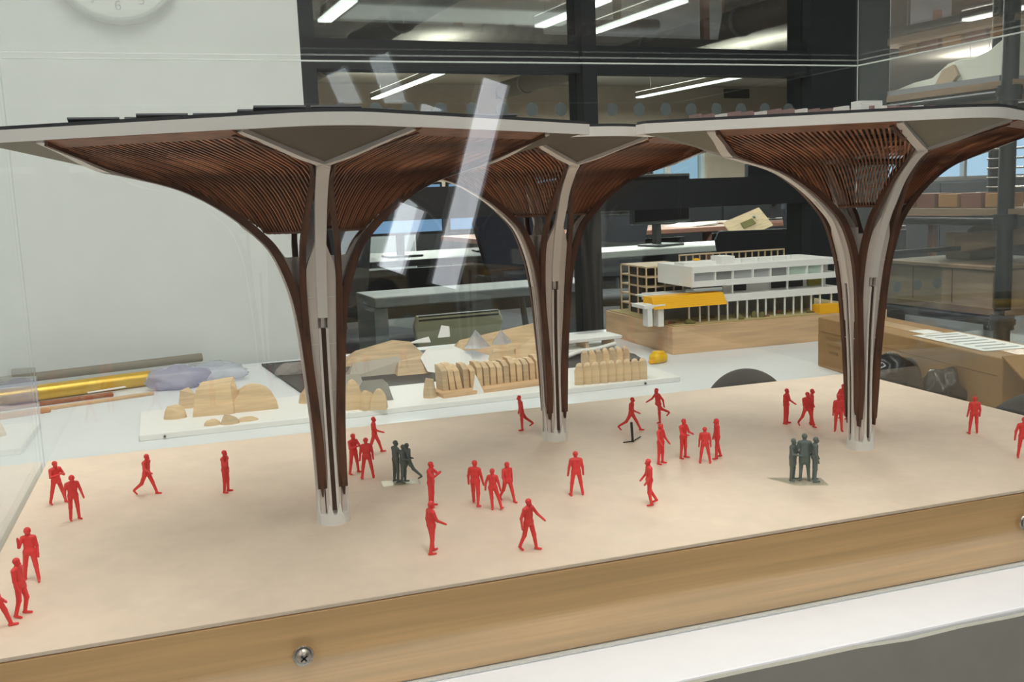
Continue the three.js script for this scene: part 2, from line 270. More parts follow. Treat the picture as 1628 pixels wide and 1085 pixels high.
// everything of one rib in its own frame: z outward, x sideways
function ribParts(kind) {
  const c = ribCurve(kind), n = 44, P = [], N = [], L = [];
  for (let i = 0; i <= n; i++) { const u = i / n, p = c.getPoint(u), t = c.getTangent(u); P.push(p); N.push(V3(0, -t.z, t.y)); L.push(V3(1, 0, 0)); }
  const cut = (y0, y1) => { const k = P.map((p, i) => i).filter(i => P[i].y >= y0 - 1e-6 && P[i].y <= y1 + 1e-6); return [k.map(i => P[i]), k.map(i => L[i]), k.map(i => N[i])]; };
  const J = P[n], A = s => V3(RIB[kind].arm(s).x, Y0 - .0005, RIB[kind].arm(s).z), out = {};
  const upper = cut(.148, 1), lower = cut(0, .152);
  out.bar = [sweep(...upper, k => -.0034 - .001 * k, k => .0034 + .001 * k, -.004, .001),
    sweep(...lower, -.0034, -.0017, -.003, .001), sweep(...lower, .0017, .0034, -.003, .001)];
  out.slot = sweep(...cut(.008, .15), -.0017, .0017, -.003, -.0004);
  const pw = cut(0, .208), ws = .0048, W = (y) => lin(halfW, y), yAt = (C, k) => C[Math.round(k * (C.length - 1))].y;
  const panel = s => sweep(...pw, k => s * .0034, k => { const y = yAt(pw[0], k), o = W(y) - ws; return s * Math.max(.0036, o * (y > .19 ? Math.max(.3, 1 - (y - .19) * 40) : 1)); }, -.0045, -.0012);
  out.panels = [panel(1), panel(-1)];
  out.joints = [.066, .1, .134, .168].flatMap(y => { const q = c.getPoint(Math.max(0, Math.min(1, [...Array(400).keys()].map(i => i / 399).find(u => c.getPoint(u).y >= y)))); const w = W(y) - ws; return [1, -1].map(s => bx(w - .0034, .0006, .0012, s * (w + .0034) / 2, y, q.z - .0012)); });
  // dark timber fins: up both sides of the stem, then out beside each arm to the fascia
  out.fins = [1, -1].map(s => {
    const F = [], H = [], stem = cut(.016, 1)[0], keep = stem.filter(p => p.z < J.z * .86);
    for (const p of keep) { F.push(V3(s * (W(p.y) - ws / 2), p.y, p.z - .0004)); H.push(V3(0, 0, 1)); }
    const a = V3(s * RIB[kind].arm(1).x, Y0 - .003, RIB[kind].arm(1).z), j = V3(s * .0085, J.y - .0005, J.z - .004), d = a.clone().sub(J).setY(0).normalize(), off = V3(d.z * s, 0, -d.x * s).multiplyScalar(.0055), m = 9;
    off.x = s * Math.abs(off.x); off.z = -Math.abs(off.z);
    for (let i = 0; i <= m; i++) { const q = J.clone().lerp(a, .1 + .9 * i / m).add(off); F.push(q); H.push(d); }
    const cr = new THREE.CatmullRomCurve3(F, false, 'centripetal'), k = 54, PP = [], LL = [], NN = [];
    for (let i = 0; i <= k; i++) { const u = i / k, p = cr.getPoint(u), t = cr.getTangent(u), hd = H[Math.min(H.length - 1, Math.round(u * (H.length - 1)))], l = V3(hd.z, 0, -hd.x).normalize(); PP.push(p); const nn = l.clone().cross(t).normalize(); if (nn.z * 1 - nn.y < 0) nn.negate(); LL.push(l); NN.push(nn); }
    const f = { P: PP, geo: sweep(PP, LL, NN, k2 => -ws / 2 * (k2 < .04 ? .15 + 20.8 * k2 : 1 - .35 * k2), k2 => ws / 2 * (k2 < .04 ? .15 + 20.8 * k2 : 1 - .35 * k2), k2 => -.0058 + .002 * k2, .0006) };
    return f;
  });
  // arms of the Y
  out.arms = [1, -1].map(s => {
    const a = A(s), pts = [c.getPoint(.955), J.clone(), J.clone().lerp(a, .3).add(V3(0, -.0005, .001)), J.clone().lerp(a, .65), a], cr = new THREE.CatmullRomCurve3(pts, false, 'centripetal'), PP = [], LL = [], NN = [];
    for (let i = 0; i <= 16; i++) { const u = i / 16, p = cr.getPoint(u), t = cr.getTangent(u), l = V3(t.z, 0, -t.x).normalize(), nn = l.clone().cross(t).normalize(); if (nn.z - nn.y < 0) nn.negate(); PP.push(p); LL.push(l); NN.push(nn); }
    return sweep(PP, LL, NN, k => -.0042 + .001 * k, k => .0042 - .001 * k, -.003, .001);
  });
  // thin web between rib and column
  const r = y => { for (let u = 0; u <= 1; u += .004) { const p = c.getPoint(u); if (p.y >= y) return p.z; } return J.z; };
  const web = [[.006, .13], [.006, kind === 'x' ? .196 : .190], [Math.max(.009, r(.196) - .008), kind === 'x' ? .196 : .190], [r(.205) - .006, .207], [r(.222) - .008, .2185], [r(.222) - .001, .2195], [r(.2) - .003, .2], [r(.18) - .003, .18], [r(.15) - .003, .15], [r(.13) - .003, .13]];
  out.web = plate(web.map(([z, y]) => [z, y]), -.0012, .0012).rotateY(-Math.PI / 2);
  return out;
}
function outline(k, rr = .05) {   // rounded rhombus with clipped side corners, counter-clockwise in x, z
  const a = HX * k, b = HZ * k, cs = .943, pts = [], ang = Math.atan2(b, a);
  const arc = (sz) => { const cz = b - rr / Math.cos(ang), n = 14; for (let i = 0; i <= n; i++) { const t = -ang + 2 * ang * i / n; pts.push([sz * -rr * Math.sin(t) * -1, sz * (cz + rr * Math.cos(t))]); } };
  arc(1);                                                                // front, x from - to +
  pts.push([a * cs, b * (1 - cs)], [a * cs, -b * (1 - cs)]);
  arc(-1);
  pts.push([-a * cs, -b * (1 - cs)], [-a * cs, b * (1 - cs)]);
  return pts;
}
const skylights = []; for (const sx of [-1, 1]) for (const sz of [-1, 1]) for (const [x, z] of [[.072, .048], [.118, .030], [.052, .020]]) skylights.push([sx * x, sz * z, .017, .0085]);
function deckGeo(k, y0, y1) {
  const s = new THREE.Shape(outline(k).map(([x, z]) => new THREE.Vector2(x, -z)));
  for (const [x, z, a, b] of skylights) s.holes.push(new THREE.Path([[x - a, z - b], [x + a, z - b], [x + a, z + b], [x - a, z + b]].map(([p, q]) => new THREE.Vector2(p, -q))));
  return uvm(new THREE.ExtrudeGeometry(s, { depth: y1 - y0, bevelEnabled: false }).rotateX(-Math.PI / 2).translate(0, y0, 0));
}
const ribs = { x: ribParts('x'), z: ribParts('z') };
const fasciaGeo = (() => { const s = new THREE.Shape(outline(1).map(([x, z]) => new THREE.Vector2(x, -z))); s.holes.push(new THREE.Path(outline(.975, .047).map(([x, z]) => new THREE.Vector2(x, -z)))); return uvm(new THREE.ExtrudeGeometry(s, { depth: Y1 - Y0, bevelEnabled: false }).rotateX(-Math.PI / 2).translate(0, Y0, 0)); })();
function infillGeo(kind) {   // thin panel between the arms of a Y and the fascia, rib frame
  const J = ribCurve(kind).getPoint(1), a = RIB[kind].arm(1), o = outline(.978), pts = [];
  const rim = kind === 'z' ? o.filter(([x, z]) => z > 0 && Math.abs(x) < a.x).map(([x, z]) => [x, z]) : [[-HZ * .978 * .057, HX * .978 * .943], [HZ * .978 * .057, HX * .978 * .943]];
  if (rim[0][0] > rim[rim.length - 1][0]) rim.reverse();
  const R = [[-a.x, a.z], ...rim, [a.x, a.z]].map(([x, z]) => V3(x, Y0 + .001, z)), top = V3(0, J.y + .0012, J.z + .002), pos = [];
  for (let i = 0; i < R.length - 1; i++) for (const dy of [0, .001]) { const q = dy ? [top, R[i + 1], R[i]] : [top, R[i], R[i + 1]]; for (const v of q) pos.push(v.x, v.y + dy, v.z); }
  const g = new THREE.BufferGeometry(); g.setAttribute('position', new THREE.Float32BufferAttribute(pos, 3)); g.computeVertexNormals(); return uvm(g);
}
const infill = { x: infillGeo('x'), z: infillGeo('z') };
// the slatted funnel between front rib (u = 0) and right rib (u = 1); in canopy frame, quadrant x > 0, z > 0
const NS = 46, slatGeos = [], trimGeos = {};
{
  const ext = { x: RIB.x.prof.map(([r, y]) => [r, y]).concat([[HX, Y0]]), z: RIB.z.prof.map(([r, y]) => [r, y]).concat([[HZ, Y0]]) };
  const yS = (x, z) => { const a = x / HX, b = z / HZ, t = b / Math.max(1e-6, a + b), d = .0095 * Math.max(0, 1 - a - b); x = Math.max(1e-4, x - d * t * t); z = Math.max(1e-4, z - d * (1 - t) * (1 - t)); const s = x / HX + z / HZ, w = x / HX / s; return w * lin(ext.x, s * HX) + (1 - w) * lin(ext.z, s * HZ); };
  const zone = (k, out, side) => { const j = RIB[k].prof[RIB[k].prof.length - 1][0], a = RIB[k].arm(1); return out < j ? side < lin(halfW, lin(RIB[k].prof, out)) - .002 : side < .0068 + (out - j) / (a.z - j) * (a.x - .004); };
  const free = (x, z) => x > 0 && z > 0 && !zone('z', z, x) && !zone('x', x, z);
  const norm = (x, z) => { const e = 1e-3; return V3((yS(x + e, z) - yS(x - e, z)) / 2 / e, -1, (yS(x, z + e) - yS(x, z - e)) / 2 / e).normalize(); };
  const RING = .214;
  for (let i = 0; i < NS; i++) {
    const f0 = i / (NS - 1), CXs = -.030 + .06 * f0, CZs = .024 - .044 * f0, x0 = .030 + (.192 - .030) * f0, z0 = HZ * (.975 - x0 / HX);
    const plan = []; for (let t = 0; t < .97; t += .004) { const x = x0 + (CXs - x0) * t, z = z0 + (CZs - z0) * t; if (!free(x, z)) { if (plan.length) break; continue; } if (yS(x, z) < RING) break; plan.push([x, z, 1 - t]); }
    if (plan.length < 6) continue;
    const P = [], L = [], N = [], K = [], m = 12, l = V3(-(CZs - z0), 0, CXs - x0).normalize();
    for (let k = 0; k <= m; k++) { const [x, z, f] = plan[Math.round(k / m * (plan.length - 1))], n = norm(x, z); P.push(V3(x, yS(x, z), z).addScaledVector(n, -.0012)); L.push(l); N.push(n); K.push(f); }
    const hw = k => .00112 * K[Math.round(k * m)]; slatGeos.push(sweep(P, L, N, k => -hw(k), hw, -.0012, .0012));
  }
  const band = (pts, w, d) => { const P = [], L = [], N = []; pts.forEach(([x, z], i) => { const a = pts[Math.max(0, i - 1)], b = pts[Math.min(pts.length - 1, i + 1)], t = V3(b[0] - a[0], yS(...b) - yS(...a), b[1] - a[1]).normalize(), n = norm(x, z); P.push(V3(x, yS(x, z), z)); N.push(n); L.push(n.clone().cross(t).normalize()); }); return sweep(P, L, N, -w, w, -d, .0004); };
  const contour = sOf => { const o = []; for (let k = 0; k <= 60; k++) { const w = k / 60, q = sOf(w), x = q * w * HX, z = q * (1 - w) * HZ; if (free(x, z)) o.push([x, z]); } return o; };
  trimGeos.ring = band(contour(w => { let q = .05; while (q < .6 && yS(q * w * HX + 1e-5, q * (1 - w) * HZ + 1e-5) < RING) q += .002; return q; }), .0009, .003);
  trimGeos.border = band(contour(() => .955), .0058, .0014);
  trimGeos.hoops = [.42, .7].map(q => band(contour(() => q), .0007, .003).translate(0, .0026, 0));
}
const footGeo = (() => { // white foot with pointed cut-outs
  const n = 96, pos = [], idx = []; for (let i = 0; i <= n; i++) { const a = 2 * Math.PI * i / n, k = Math.abs(((a / (Math.PI / 2)) % 1) - .5) * 2, y = .008 + .010 * Math.max(0, 1 - Math.abs(k - .62) * 4), r = .0122; for (const [rr, yy] of [[r, 0], [r - .0004, y], [r - .0016, y], [r - .0016, 0]]) pos.push(rr * Math.cos(a), yy, rr * Math.sin(a)); }
  for (let i = 0; i < n; i++) for (let f = 0; f < 3; f++) { const a = 4 * i + f, b = a + 4; idx.push(a, a + 1, b, a + 1, b + 1, b); }
  const g = new THREE.BufferGeometry(); g.setAttribute('position', new THREE.Float32BufferAttribute(pos, 3)); g.setIndex(idx); g.computeVertexNormals(); return uvm(toCreasedNormals(g, .7));
})();
const coreGeo = uvm(cyl(.0062, .0098, .19, 0, .095, 0, 16));
function canopy(x, z, label, infMats, kind) {
  const t = thing('canopy_model', label, 'architectural model', V3(x, 0, z), 0, 'tree canopies of the station model');
  mesh('foot', [footGeo, uvm(cyl(.0108, .0108, .008, 0, .004, 0, 24))], M.white, t);
  mesh('core', coreGeo, M.cardWarm, t);
  [['z', 0], ['x', Math.PI / 2], ['z', Math.PI], ['x', -Math.PI / 2]].forEach(([k, a], i) => {
    const g = new THREE.Group(); g.name = 'rib'; g.rotation.y = a; t.add(g); const R = ribs[k];
    mesh('face_bar', R.bar, M.card, g); mesh('slot', R.slot, M.slot, g);
    for (const p of R.panels) mesh('face_panel', p, M.cardWarm, g);
    for (const j of R.joints) mesh('panel_joint', j, M.joint, g);
    for (const f of R.fins) mesh('fin', f.geo, M.walnut, g);
    for (const f of R.arms) mesh('arm', f, M.card, g);
    mesh('web', R.web, M.cardWarm, g);
    mesh('infill_panel', infill[k], infMats[i], g);
  });
  for (const [sx, sz] of [[1, 1], [-1, 1], [1, -1], [-1, -1]]) {
    const q = new THREE.Group(); q.name = 'slatted_soffit'; q.scale.set(sx, 1, sz); t.add(q);
    slatGeos.forEach((g, i) => mesh('slat', g, i % 3 ? M.slat : M.slatDark, q));
    mesh('ring_trim', trimGeos.ring, M.walnut, q); mesh('border', trimGeos.border, M.slatDark, q); for (const h of trimGeos.hoops) mesh('hoop', h, M.walnut, q);
  }
  mesh('fascia', fasciaGeo, M.card, t);
  mesh('roof_deck', deckGeo(.972, .2822, .2836), M.walnut, t);
  mesh('roof_sheet', deckGeo(.995, .2851, .2872), M.roof, t);
  const r = rng(Math.round(x * 999)), put = (w, hh, d, px, pz, tilt, mat, name) => { const m = mesh(name, bx(w, hh, d), mat, t); m.position.set(px, .2872 + hh / 2 + Math.abs(Math.sin(tilt)) * d / 2, pz); m.rotation.x = tilt; };
  const inside = (px, pz) => Math.abs(px) / HX + Math.abs(pz) / HZ < .8;
  if (kind === 'solar') { for (let i = -5; i <= 5; i++) for (let j = -4; j <= 4; j++) { const px = i * .034 + (j & 1 ? .008 : 0), pz = j * .026; if (inside(px, pz) && inside(px + .016, pz + .012) && inside(px - .016, pz + .012)) put(.031, .0012, .022, px, pz, -.22, M.module, 'solar_panel'); } }
  if (kind === 'ridged') { for (let i = -14; i <= 14; i++) for (let j = -5; j <= 5; j++) { const px = i * .0115, pz = j * .021; if (inside(px, pz) && r() < .8 && j < 4) put(.0028, .005, .0165, px, pz, 0, (i + j) % 3 ? M.moduleRed : M.card, 'roof_fin'); } put(.02, .009, .012, -.045, .062, 0, M.white, 'roof_box'); }
  if (kind === 'plain') { for (let i = -3; i <= 3; i++) for (let j = -2; j <= 2; j++) { const px = i * .036, pz = j * .028; if (inside(px, pz)) put(.031, .0012, .022, px, pz, -.1, M.module, 'solar_panel'); } }
  return t;
}
canopy(.0873, -.7318, 'nearest slatted timber tree canopy with solar panels, left of the three', [M.infillDark, M.infillDark, M.infillDark, M.infillPale], 'solar');
canopy(.3198, -.888, 'rearmost slatted timber tree canopy, middle of the three', [M.infillDark, M.infillPale, M.infillDark, M.infillDark], 'plain');
canopy(.5523, -.7318, 'right slatted timber tree canopy with ridged roof and white roof box', [M.infillPale, M.infillPale, M.infillDark, M.infillPale], 'ridged');

// ---------------------------------------------------------------- figurines
const D2R = Math.PI / 180;
function figureGeo(o, size = 1.78) {
  const p = { lean: 0, bend: 0, lh: 0, rh: 0, lk: 4, rk: 4, lho: 4, rho: 4, ls: 0, rs: 0, lso: 10, rso: 10, le: 15, re: 15, li: 0, ri: 0, head: 0, nod: 5, fem: 0, coat: 0, ...o };
  const bones = [], cap = (a, b, ra, rb2, k = .035) => bones.push([a, b, ra, rb2, k]);
  const pel = V3(0, .95, 0), spine = V3(0, Math.cos(p.lean * D2R), Math.sin(p.lean * D2R)), up = (d, x = 0, z = 0) => pel.clone().addScaledVector(spine, d).add(V3(x, 0, z));
  const limb = (from, len, swing, out, s) => from.clone().add(V3(s * Math.sin(out * D2R), -Math.cos(swing * D2R) * Math.cos(out * D2R), Math.sin(swing * D2R) * Math.cos(out * D2R)).multiplyScalar(len));
  const f = p.fem ? .9 : 1, ends = [];
  for (const [s, a, k, out] of [[1, p.lh, p.lk, p.lho], [-1, p.rh, p.rk, p.rho]]) {
    const hip = pel.clone().add(V3(s * .095, -.02, 0)), knee = limb(hip, .43, a, out, s), ank = limb(knee, .42, a - k, out * .8, s), dir = V3(s * .22, 0, 1).normalize(), fa = Math.min(0, a - k + 8) * D2R;
    cap(hip, knee, .098 * (p.fem ? 1 : .98), .07); cap(knee, ank, .068, .052); const toe = ank.clone().add(V3(dir.x * .17 * Math.cos(fa), -.045 + .17 * Math.sin(fa), dir.z * .17 * Math.cos(fa))), heel = ank.clone().add(V3(-dir.x * .04, -.045, -dir.z * .04)); cap(heel, toe, .042, .034, .02); ends.push(heel, toe);
  }
  cap(pel.clone().add(V3(.06, 0, 0)), pel.clone().add(V3(-.06, 0, 0)), .118, .118, .05);
  for (const s of [1, -1]) { cap(up(0, s * .06), up(.22, s * .062 * f), .105, .098 * f, .05); cap(up(.22, s * .062 * f), up(.42, s * .085 * f), .1 * f, .108 * f, .05); cap(up(.46, 0), up(.45, s * .165 * f), .075, .072 * f, .05); if (p.coat) cap(up(.1, s * .07), pel.clone().add(V3(s * .08, -.26, 0)), .11, .115, .05); }
  for (const [s, a, out, e, inn] of [[1, p.ls, p.lso, p.le, p.li], [-1, p.rs, p.rso, p.re, p.ri]]) {
    const sh = up(.445, s * .195 * f), el = limb(sh, .29, a, out, s), d = V3(-s * Math.sin(inn * D2R), 0, Math.cos(inn * D2R)), fw = V3(0, -Math.cos((a + e) * D2R), Math.sin((a + e) * D2R));
    const fdir = V3(d.x * Math.abs(fw.z) + s * Math.sin(out * D2R) * .5 * Math.abs(fw.y), fw.y, fw.z * d.z).normalize(), wr = el.clone().addScaledVector(fdir, .25), hand = wr.clone().addScaledVector(fdir, .1);
    cap(sh, el, .062, .05, .03); cap(el, wr, .05, .036, .02); cap(wr, hand, .04, .032, .015); cap(wr.clone().addScaledVector(fdir, .03), wr.clone().addScaledVector(fdir, .07).add(V3(-s * .02, .0, .035)), .018, .015, .01);
  }
  const nk = up(.50), hd = up(.655).add(V3(0, 0, .025 + .002 * p.nod)), hy = p.head * D2R, fwd = V3(Math.sin(hy), -.02 * p.nod, Math.cos(hy)).normalize();
  cap(nk, hd.clone().add(V3(0, -.05, -.01)), .056, .056, .03); cap(hd.clone().add(V3(0, .025, -.01)), hd.clone().addScaledVector(fwd, .03).add(V3(0, -.05, 0)), .104, .072, .04);
  cap(hd.clone().addScaledVector(fwd, .095).add(V3(0, 0, 0)), hd.clone().addScaledVector(fwd, .112).add(V3(0, -.03, 0)), .014, .02, .02);
  for (const s of [1, -1]) cap(hd.clone().add(V3(s * .098 * Math.cos(hy), .0, -s * .098 * Math.sin(hy))), hd.clone().add(V3(s * .1 * Math.cos(hy), -.03, -s * .1 * Math.sin(hy))), .016, .012, .01);
  if (p.fem) cap(hd.clone().addScaledVector(fwd, -.05).add(V3(0, .02, 0)), hd.clone().addScaledVector(fwd, -.07).add(V3(0, -.14, 0)), .085, .06, .03);
  // field on a grid
  const R = 92, half = 1.03, cy = .93, mc = new MarchingCubes(R, new THREE.MeshBasicMaterial(), false, false, 60000), fld = new Float32Array(R * R * R).fill(1), cell = 2 * half / R;
  const ix = w => (w / half + 1) * R / 2;
  for (const [a, b, ra, r2, k] of bones) {
    const m = Math.max(ra, r2) + .1, lo = [Math.min(a.x, b.x) - m, Math.min(a.y, b.y) - m - cy, Math.min(a.z, b.z) - m].map(q => Math.max(1, Math.floor(ix(q)))), hi = [Math.max(a.x, b.x) + m, Math.max(a.y, b.y) + m - cy, Math.max(a.z, b.z) + m].map(q => Math.min(R - 2, Math.ceil(ix(q))));
    const bxx = b.x - a.x, byy = b.y - a.y, bzz = b.z - a.z, bb = Math.max(1e-9, bxx * bxx + byy * byy + bzz * bzz);
    for (let z = lo[2]; z <= hi[2]; z++) for (let y = lo[1]; y <= hi[1]; y++) for (let x = lo[0]; x <= hi[0]; x++) {
      const X = (2 * x / R - 1) * half - a.x, Y = (2 * y / R - 1) * half + cy - a.y, Z = (2 * z / R - 1) * half - a.z, t = Math.max(0, Math.min(1, (X * bxx + Y * byy + Z * bzz) / bb));
      const d = Math.hypot(X - t * bxx, Y - t * byy, Z - t * bzz) - (ra + (r2 - ra) * t), q = z * R * R + y * R + x, o2 = fld[q], h2 = Math.max(k - Math.abs(o2 - d), 0) / k; fld[q] = Math.min(o2, d) - h2 * h2 * k * .25;
    }
  }
  for (let i = 0; i < fld.length; i++) mc.field[i] = -fld[i];
  mc.isolation = 0; mc.update();
  const pos = new Float32Array(mc.positionArray.subarray(0, mc.count * 3)), low = Math.min(...ends.map(e => e.y)) - .036, s = size / 1.78 * .0206;
  for (let i = 0; i < pos.length; i += 3) { pos[i] *= half * s; pos[i + 1] = (pos[i + 1] * half + cy - low) * s; pos[i + 2] *= half * s; }
  let g = new THREE.BufferGeometry(); g.setAttribute('position', new THREE.BufferAttribute(pos, 3)); g = mergeVertices(g, 1e-6); g.computeVertexNormals();
  let vol = 0; const I = g.index.array, q = g.attributes.position, A = V3(), B = V3(), C = V3(); for (let i = 0; i < I.length; i += 3) { A.fromBufferAttribute(q, I[i]); B.fromBufferAttribute(q, I[i + 1]); C.fromBufferAttribute(q, I[i + 2]); vol += A.dot(B.cross(C)); }
  if (vol < 0) { for (let i = 0; i < I.length; i += 3) { const t = I[i]; I[i] = I[i + 1]; I[i + 1] = t; } g.computeVertexNormals(); }
  return g;
}
const walk = { lh: 22, rh: -20, lk: 6, rk: 22, ls: -22, rs: 22, le: 14, re: 26 }, stride = { lh: 30, rh: -30, lk: 4, rk: 28, ls: -30, rs: 30, le: 18, re: 38, lean: 4 }, trail = { lh: 2, rh: -42, lk: 2, rk: 22, ls: -30, rs: 24, le: 25, re: 40, lean: 5 };
const crossed = { ls: 25, rs: 25, le: 85, re: 80, li: 55, ri: 50, lso: 16, rso: 16 }, open = { lho: 10, rho: 10 }, chin = { rs: 35, re: 120, ri: 25, rso: 14 }, hold = { ls: 20, rs: 20, le: 65, re: 65, li: 18, ri: 18 };
// foot pixel, height px check, facing (0 = towards the camera, 90 = to the right of the picture), pose, label
const FIG = [
  [93, 803, 30, { ...crossed, ...open, lh: 12, rh: -8 }, 'red figurine with folded arms, rear of the pair at far left'],
  [120, 829, 15, { nod: 22, ls: 4, rs: 4, le: 30, re: 30, lso: 16, rso: 16, coat: 0 }, 'red figurine looking down, front of the pair at far left'],
  [236, 789, 55, { ...stride, lh: 22, rh: -24, lso: 20, rso: 24 }, 'red figurine striding alone, left of the nearest canopy column'],
  [361, 785, 60, { ...chin, ls: -12, le: 20, nod: 0 }, 'red figurine standing alone with hand at chin before white blocks'],
  [52, 925, -15, { ...chin, ...open, lh: 14, rh: -4, fem: 1, lean: -3 }, 'red figurine with hand raised to face near left corner of board'],
  [37, 982, 60, { lh: 12, rh: 0, lk: 26, rk: 16, lean: -4, ls: -4, rs: 6 }, 'red figurine seen sideways with bent knees at left board corner'],
  [-2, 1003, 70, { ...walk }, 'red figurine cut by the left picture edge'],
  [508, 788, 80, { ls: -14, rs: 0, le: 40, re: 20, lso: 16 }, 'red figurine mostly hidden behind the nearest canopy column'],
  [564, 755, 40, { ...crossed, ...open }, 'red figurine touching right side of nearest column, arms folded'],
  [585, 763, 185, { ...open }, 'red figurine with back turned beside the folded-arm figurine'],
  [597, 723, 85, { ...walk, rs: 30, re: 42, ls: -8, lean: -3 }, 'red figurine walking right, rearmost near the nearest canopy column'],
  [687, 808, 70, { ...crossed, ls: 45, rs: 45, le: 70, re: 70 }, 'red figurine with folded arms directly behind another figurine'],
  [688, 882, 115, { ...walk, lh: 8, rh: -6, lk: 4, rk: 8, rs: 20, re: 40, ls: -6 }, 'red figurine nearest the front board edge, forearm reaching right'],
  [757, 806, 155, { lh: 18, rh: -14, rk: 10, coat: 0, lso: 14, rso: 14, lho: 8, rho: 8 }, 'tall red figurine leading left of the close trio'],
  [785, 813, 165, { lho: -4, rho: 18, fem: 1, lso: 22, rso: 16 }, 'small red figurine with slanted legs, middle of close trio', 1.6],
  [808, 800, 25, { ...walk, fem: 1, lso: 14, rso: 14 }, 'red figurine walking towards viewer, right of close trio', 1.62],
  [842, 877, 50, { ...walk, lh: 14, rh: -12, rk: 14, lso: 24, rso: 22, rs: -10, ls: 26, le: 30 }, 'red figurine with arms swinging near front edge of board'],
  [917, 790, 190, { ...open, lso: 14, rso: 12 }, 'red figurine with back turned, alone in the board centre'],
  [1033, 805, -75, { lh: 6, rh: -8, lk: 16, rk: 24, ls: 6, rs: 10, le: 32, re: 30 }, 'red figurine in profile facing left, right of board centre'],
  [830, 686, -80, { ...trail, rh: -30, ls: 0, rs: 0, le: 10, re: 10 }, 'red figurine stepping left, close to the rearmost column'],
  [1004, 687, 75, { ...stride }, 'red figurine striding behind the small sign post'],
  [1047, 674, -60, { ...trail, lso: 22, rso: 28 }, 'red figurine rushing at the rear edge of board'],
  [1051, 740, 55, { ls: 12, rs: 12, le: 28, re: 28, fem: 1 }, 'red figurine leftmost of the standing row of four'],
  [1087, 731, 50, { ...hold }, 'red figurine holding forearms forward, second in row of four'],
  [1121, 739, 180, { ...open }, 'small red figurine with back turned, third in row of four', 1.6],
  [1140, 731, -70, { lh: 8, rh: -12, fem: 1 }, 'slim red figurine in profile, rightmost of row of four'],
  [1250, 676, 65, { ls: 14, le: 45, rs: 0 }, 'red figurine standing apart left of the rear pair'],
  [1283, 681, 30, { ...walk, lho: 8, rho: 8 }, 'red figurine walking, front of the overlapping rear pair'],
  [1290, 677, 95, { ls: 6, rs: -4 }, 'red figurine overlapped by another, behind in the rear pair'],
  [1333, 688, 5, { fem: 1 }, 'red figurine standing just left of the right column'],
  [1341, 668, -35, { ...crossed }, 'red figurine half hidden behind left side of right column'],
  [1378, 674, 10, { ...crossed, lso: 40, ls: 5 }, 'red figurine hidden behind right column with only elbow showing'],
  [1548, 692, 200, { lh: 0, rh: 8, lho: 8, rho: 6, lean: -3, le: 20, re: 20 }, 'red figurine alone at the right side of board'],
  [1626, 731, 15, { lso: 20, rso: 20, lh: 8, rh: -8 }, 'red figurine cut by the right picture edge'],
];
for (const [px, py, yaw, pose, label, size] of FIG) {
  const f = tag(mesh('figurine', figureGeo(pose, size), M.red), label, 'figurine', 'red figurines on the model'), p = onY(px, py - 2, 0);
  f.position.copy(p); f.rotation.y = yaw * D2R - Math.atan2(p.x, -p.z);
}
function cutouts(px, py, list, label, plateRect) {
  const p = onY(px, py, 0), t = thing('figurine_group', label, 'figurines', p, -Math.atan2(p.x, -p.z));
  mesh('base_plate', prism(plateRect, .0003, .0011), M.glass, t);
  for (const [x, z, yaw, pose, size] of list) { const m = mesh('person', figureGeo(pose, size), M.grey, t); m.position.set(x, .0009, z); m.rotation.y = yaw * D2R; }
}
cutouts(638, 768, [[-.0035, 0, 120, { ...crossed }, 1.78], [.0025, .003, 60, { ...hold }, 1.62], [.0065, -.001, -110, { ...walk, rh: -26 }, 1.66]], 'dark grey figurine group on a clear plate right of nearest column', [[-.017, -.006], [.014, -.006], [.016, .009], [-.015, .009]]);
cutouts(1280, 766, [[-.0095, .001, 70, { ...hold, coat: 1 }, 1.72], [-.0005, -.001, 185, { coat: 1, lso: 14 }, 1.9], [.0075, .001, 100, { coat: 0, ls: 10 }, 1.8]], 'dark grey trio of figurines on a clear plate before right column', [[-.03, -.004], [.012, -.009], [.018, .01], [-.008, .014]]);
{
  const p = onY(1006, 703, 0), t = thing('sign_post', 'thin dark sign post on an angled wire foot', 'sign', p);
  mesh('post', rod(V3(0, 0, 0), V3(-.001, .019, 0), .0012, 10), M.sign, t);
  mesh('foot_wire', [rod(V3(0, .0006, 0), V3(-.0095, .0006, -.0005), .0006, 6), rod(V3(0, .0006, 0), V3(.014, .0006, -.013), .0006, 6)], M.sign, t);
}

// ---------------------------------------------------------------- models on the table behind
const on = (px, py, y = TT) => onY(px, py, y);
const BT = TT + .008;                                                     // top of the white model board
{
  const a = on(222, 703), b = on(1082, 607), bk = on(226, 657, BT), dz = Math.max(.16, a.z - bk.z), t = thing('model_board', 'long white board carrying wooden massing models on table', 'board', V3(a.x, TT, a.z), -Math.atan2(b.z - a.z, b.x - a.x));
  const L = Math.hypot(b.x - a.x, b.z - a.z);
  mesh('panel', rb(L, .008, dz, .0012, L / 2, .004, -dz / 2), M.white, t);
  for (const x of [.03, L - .06]) mesh('pin', new THREE.CylinderGeometry(.0016, .0016, .003, 10).rotateX(Math.PI / 2).translate(x, .0035, .0008), M.black, t);
}
{
  const t = thing('dark_board', 'thin black board under beige terrain models', 'board', V3(0, TT, 0)), p = on(416, 582), q = on(487, 632), r = on(1012, 571), s = on(985, 556);
  mesh('panel', prism([[p.x, p.z], [q.x, q.z], [r.x - .12, q.z + .012], [r.x, r.z + .02], [r.x + .01, r.z - .03], [s.x - .05, s.z - .17]], 0, .004), M.blackboard, t);
}
function block(name, label, px, py, y, pts, mat, group, turn = 0) { const p = on(px, py, y), t = tag(mesh(name, hull(pts), mat), label, 'wooden block', group); t.position.set(p.x, y, p.z); t.rotation.y = turn; return t; }
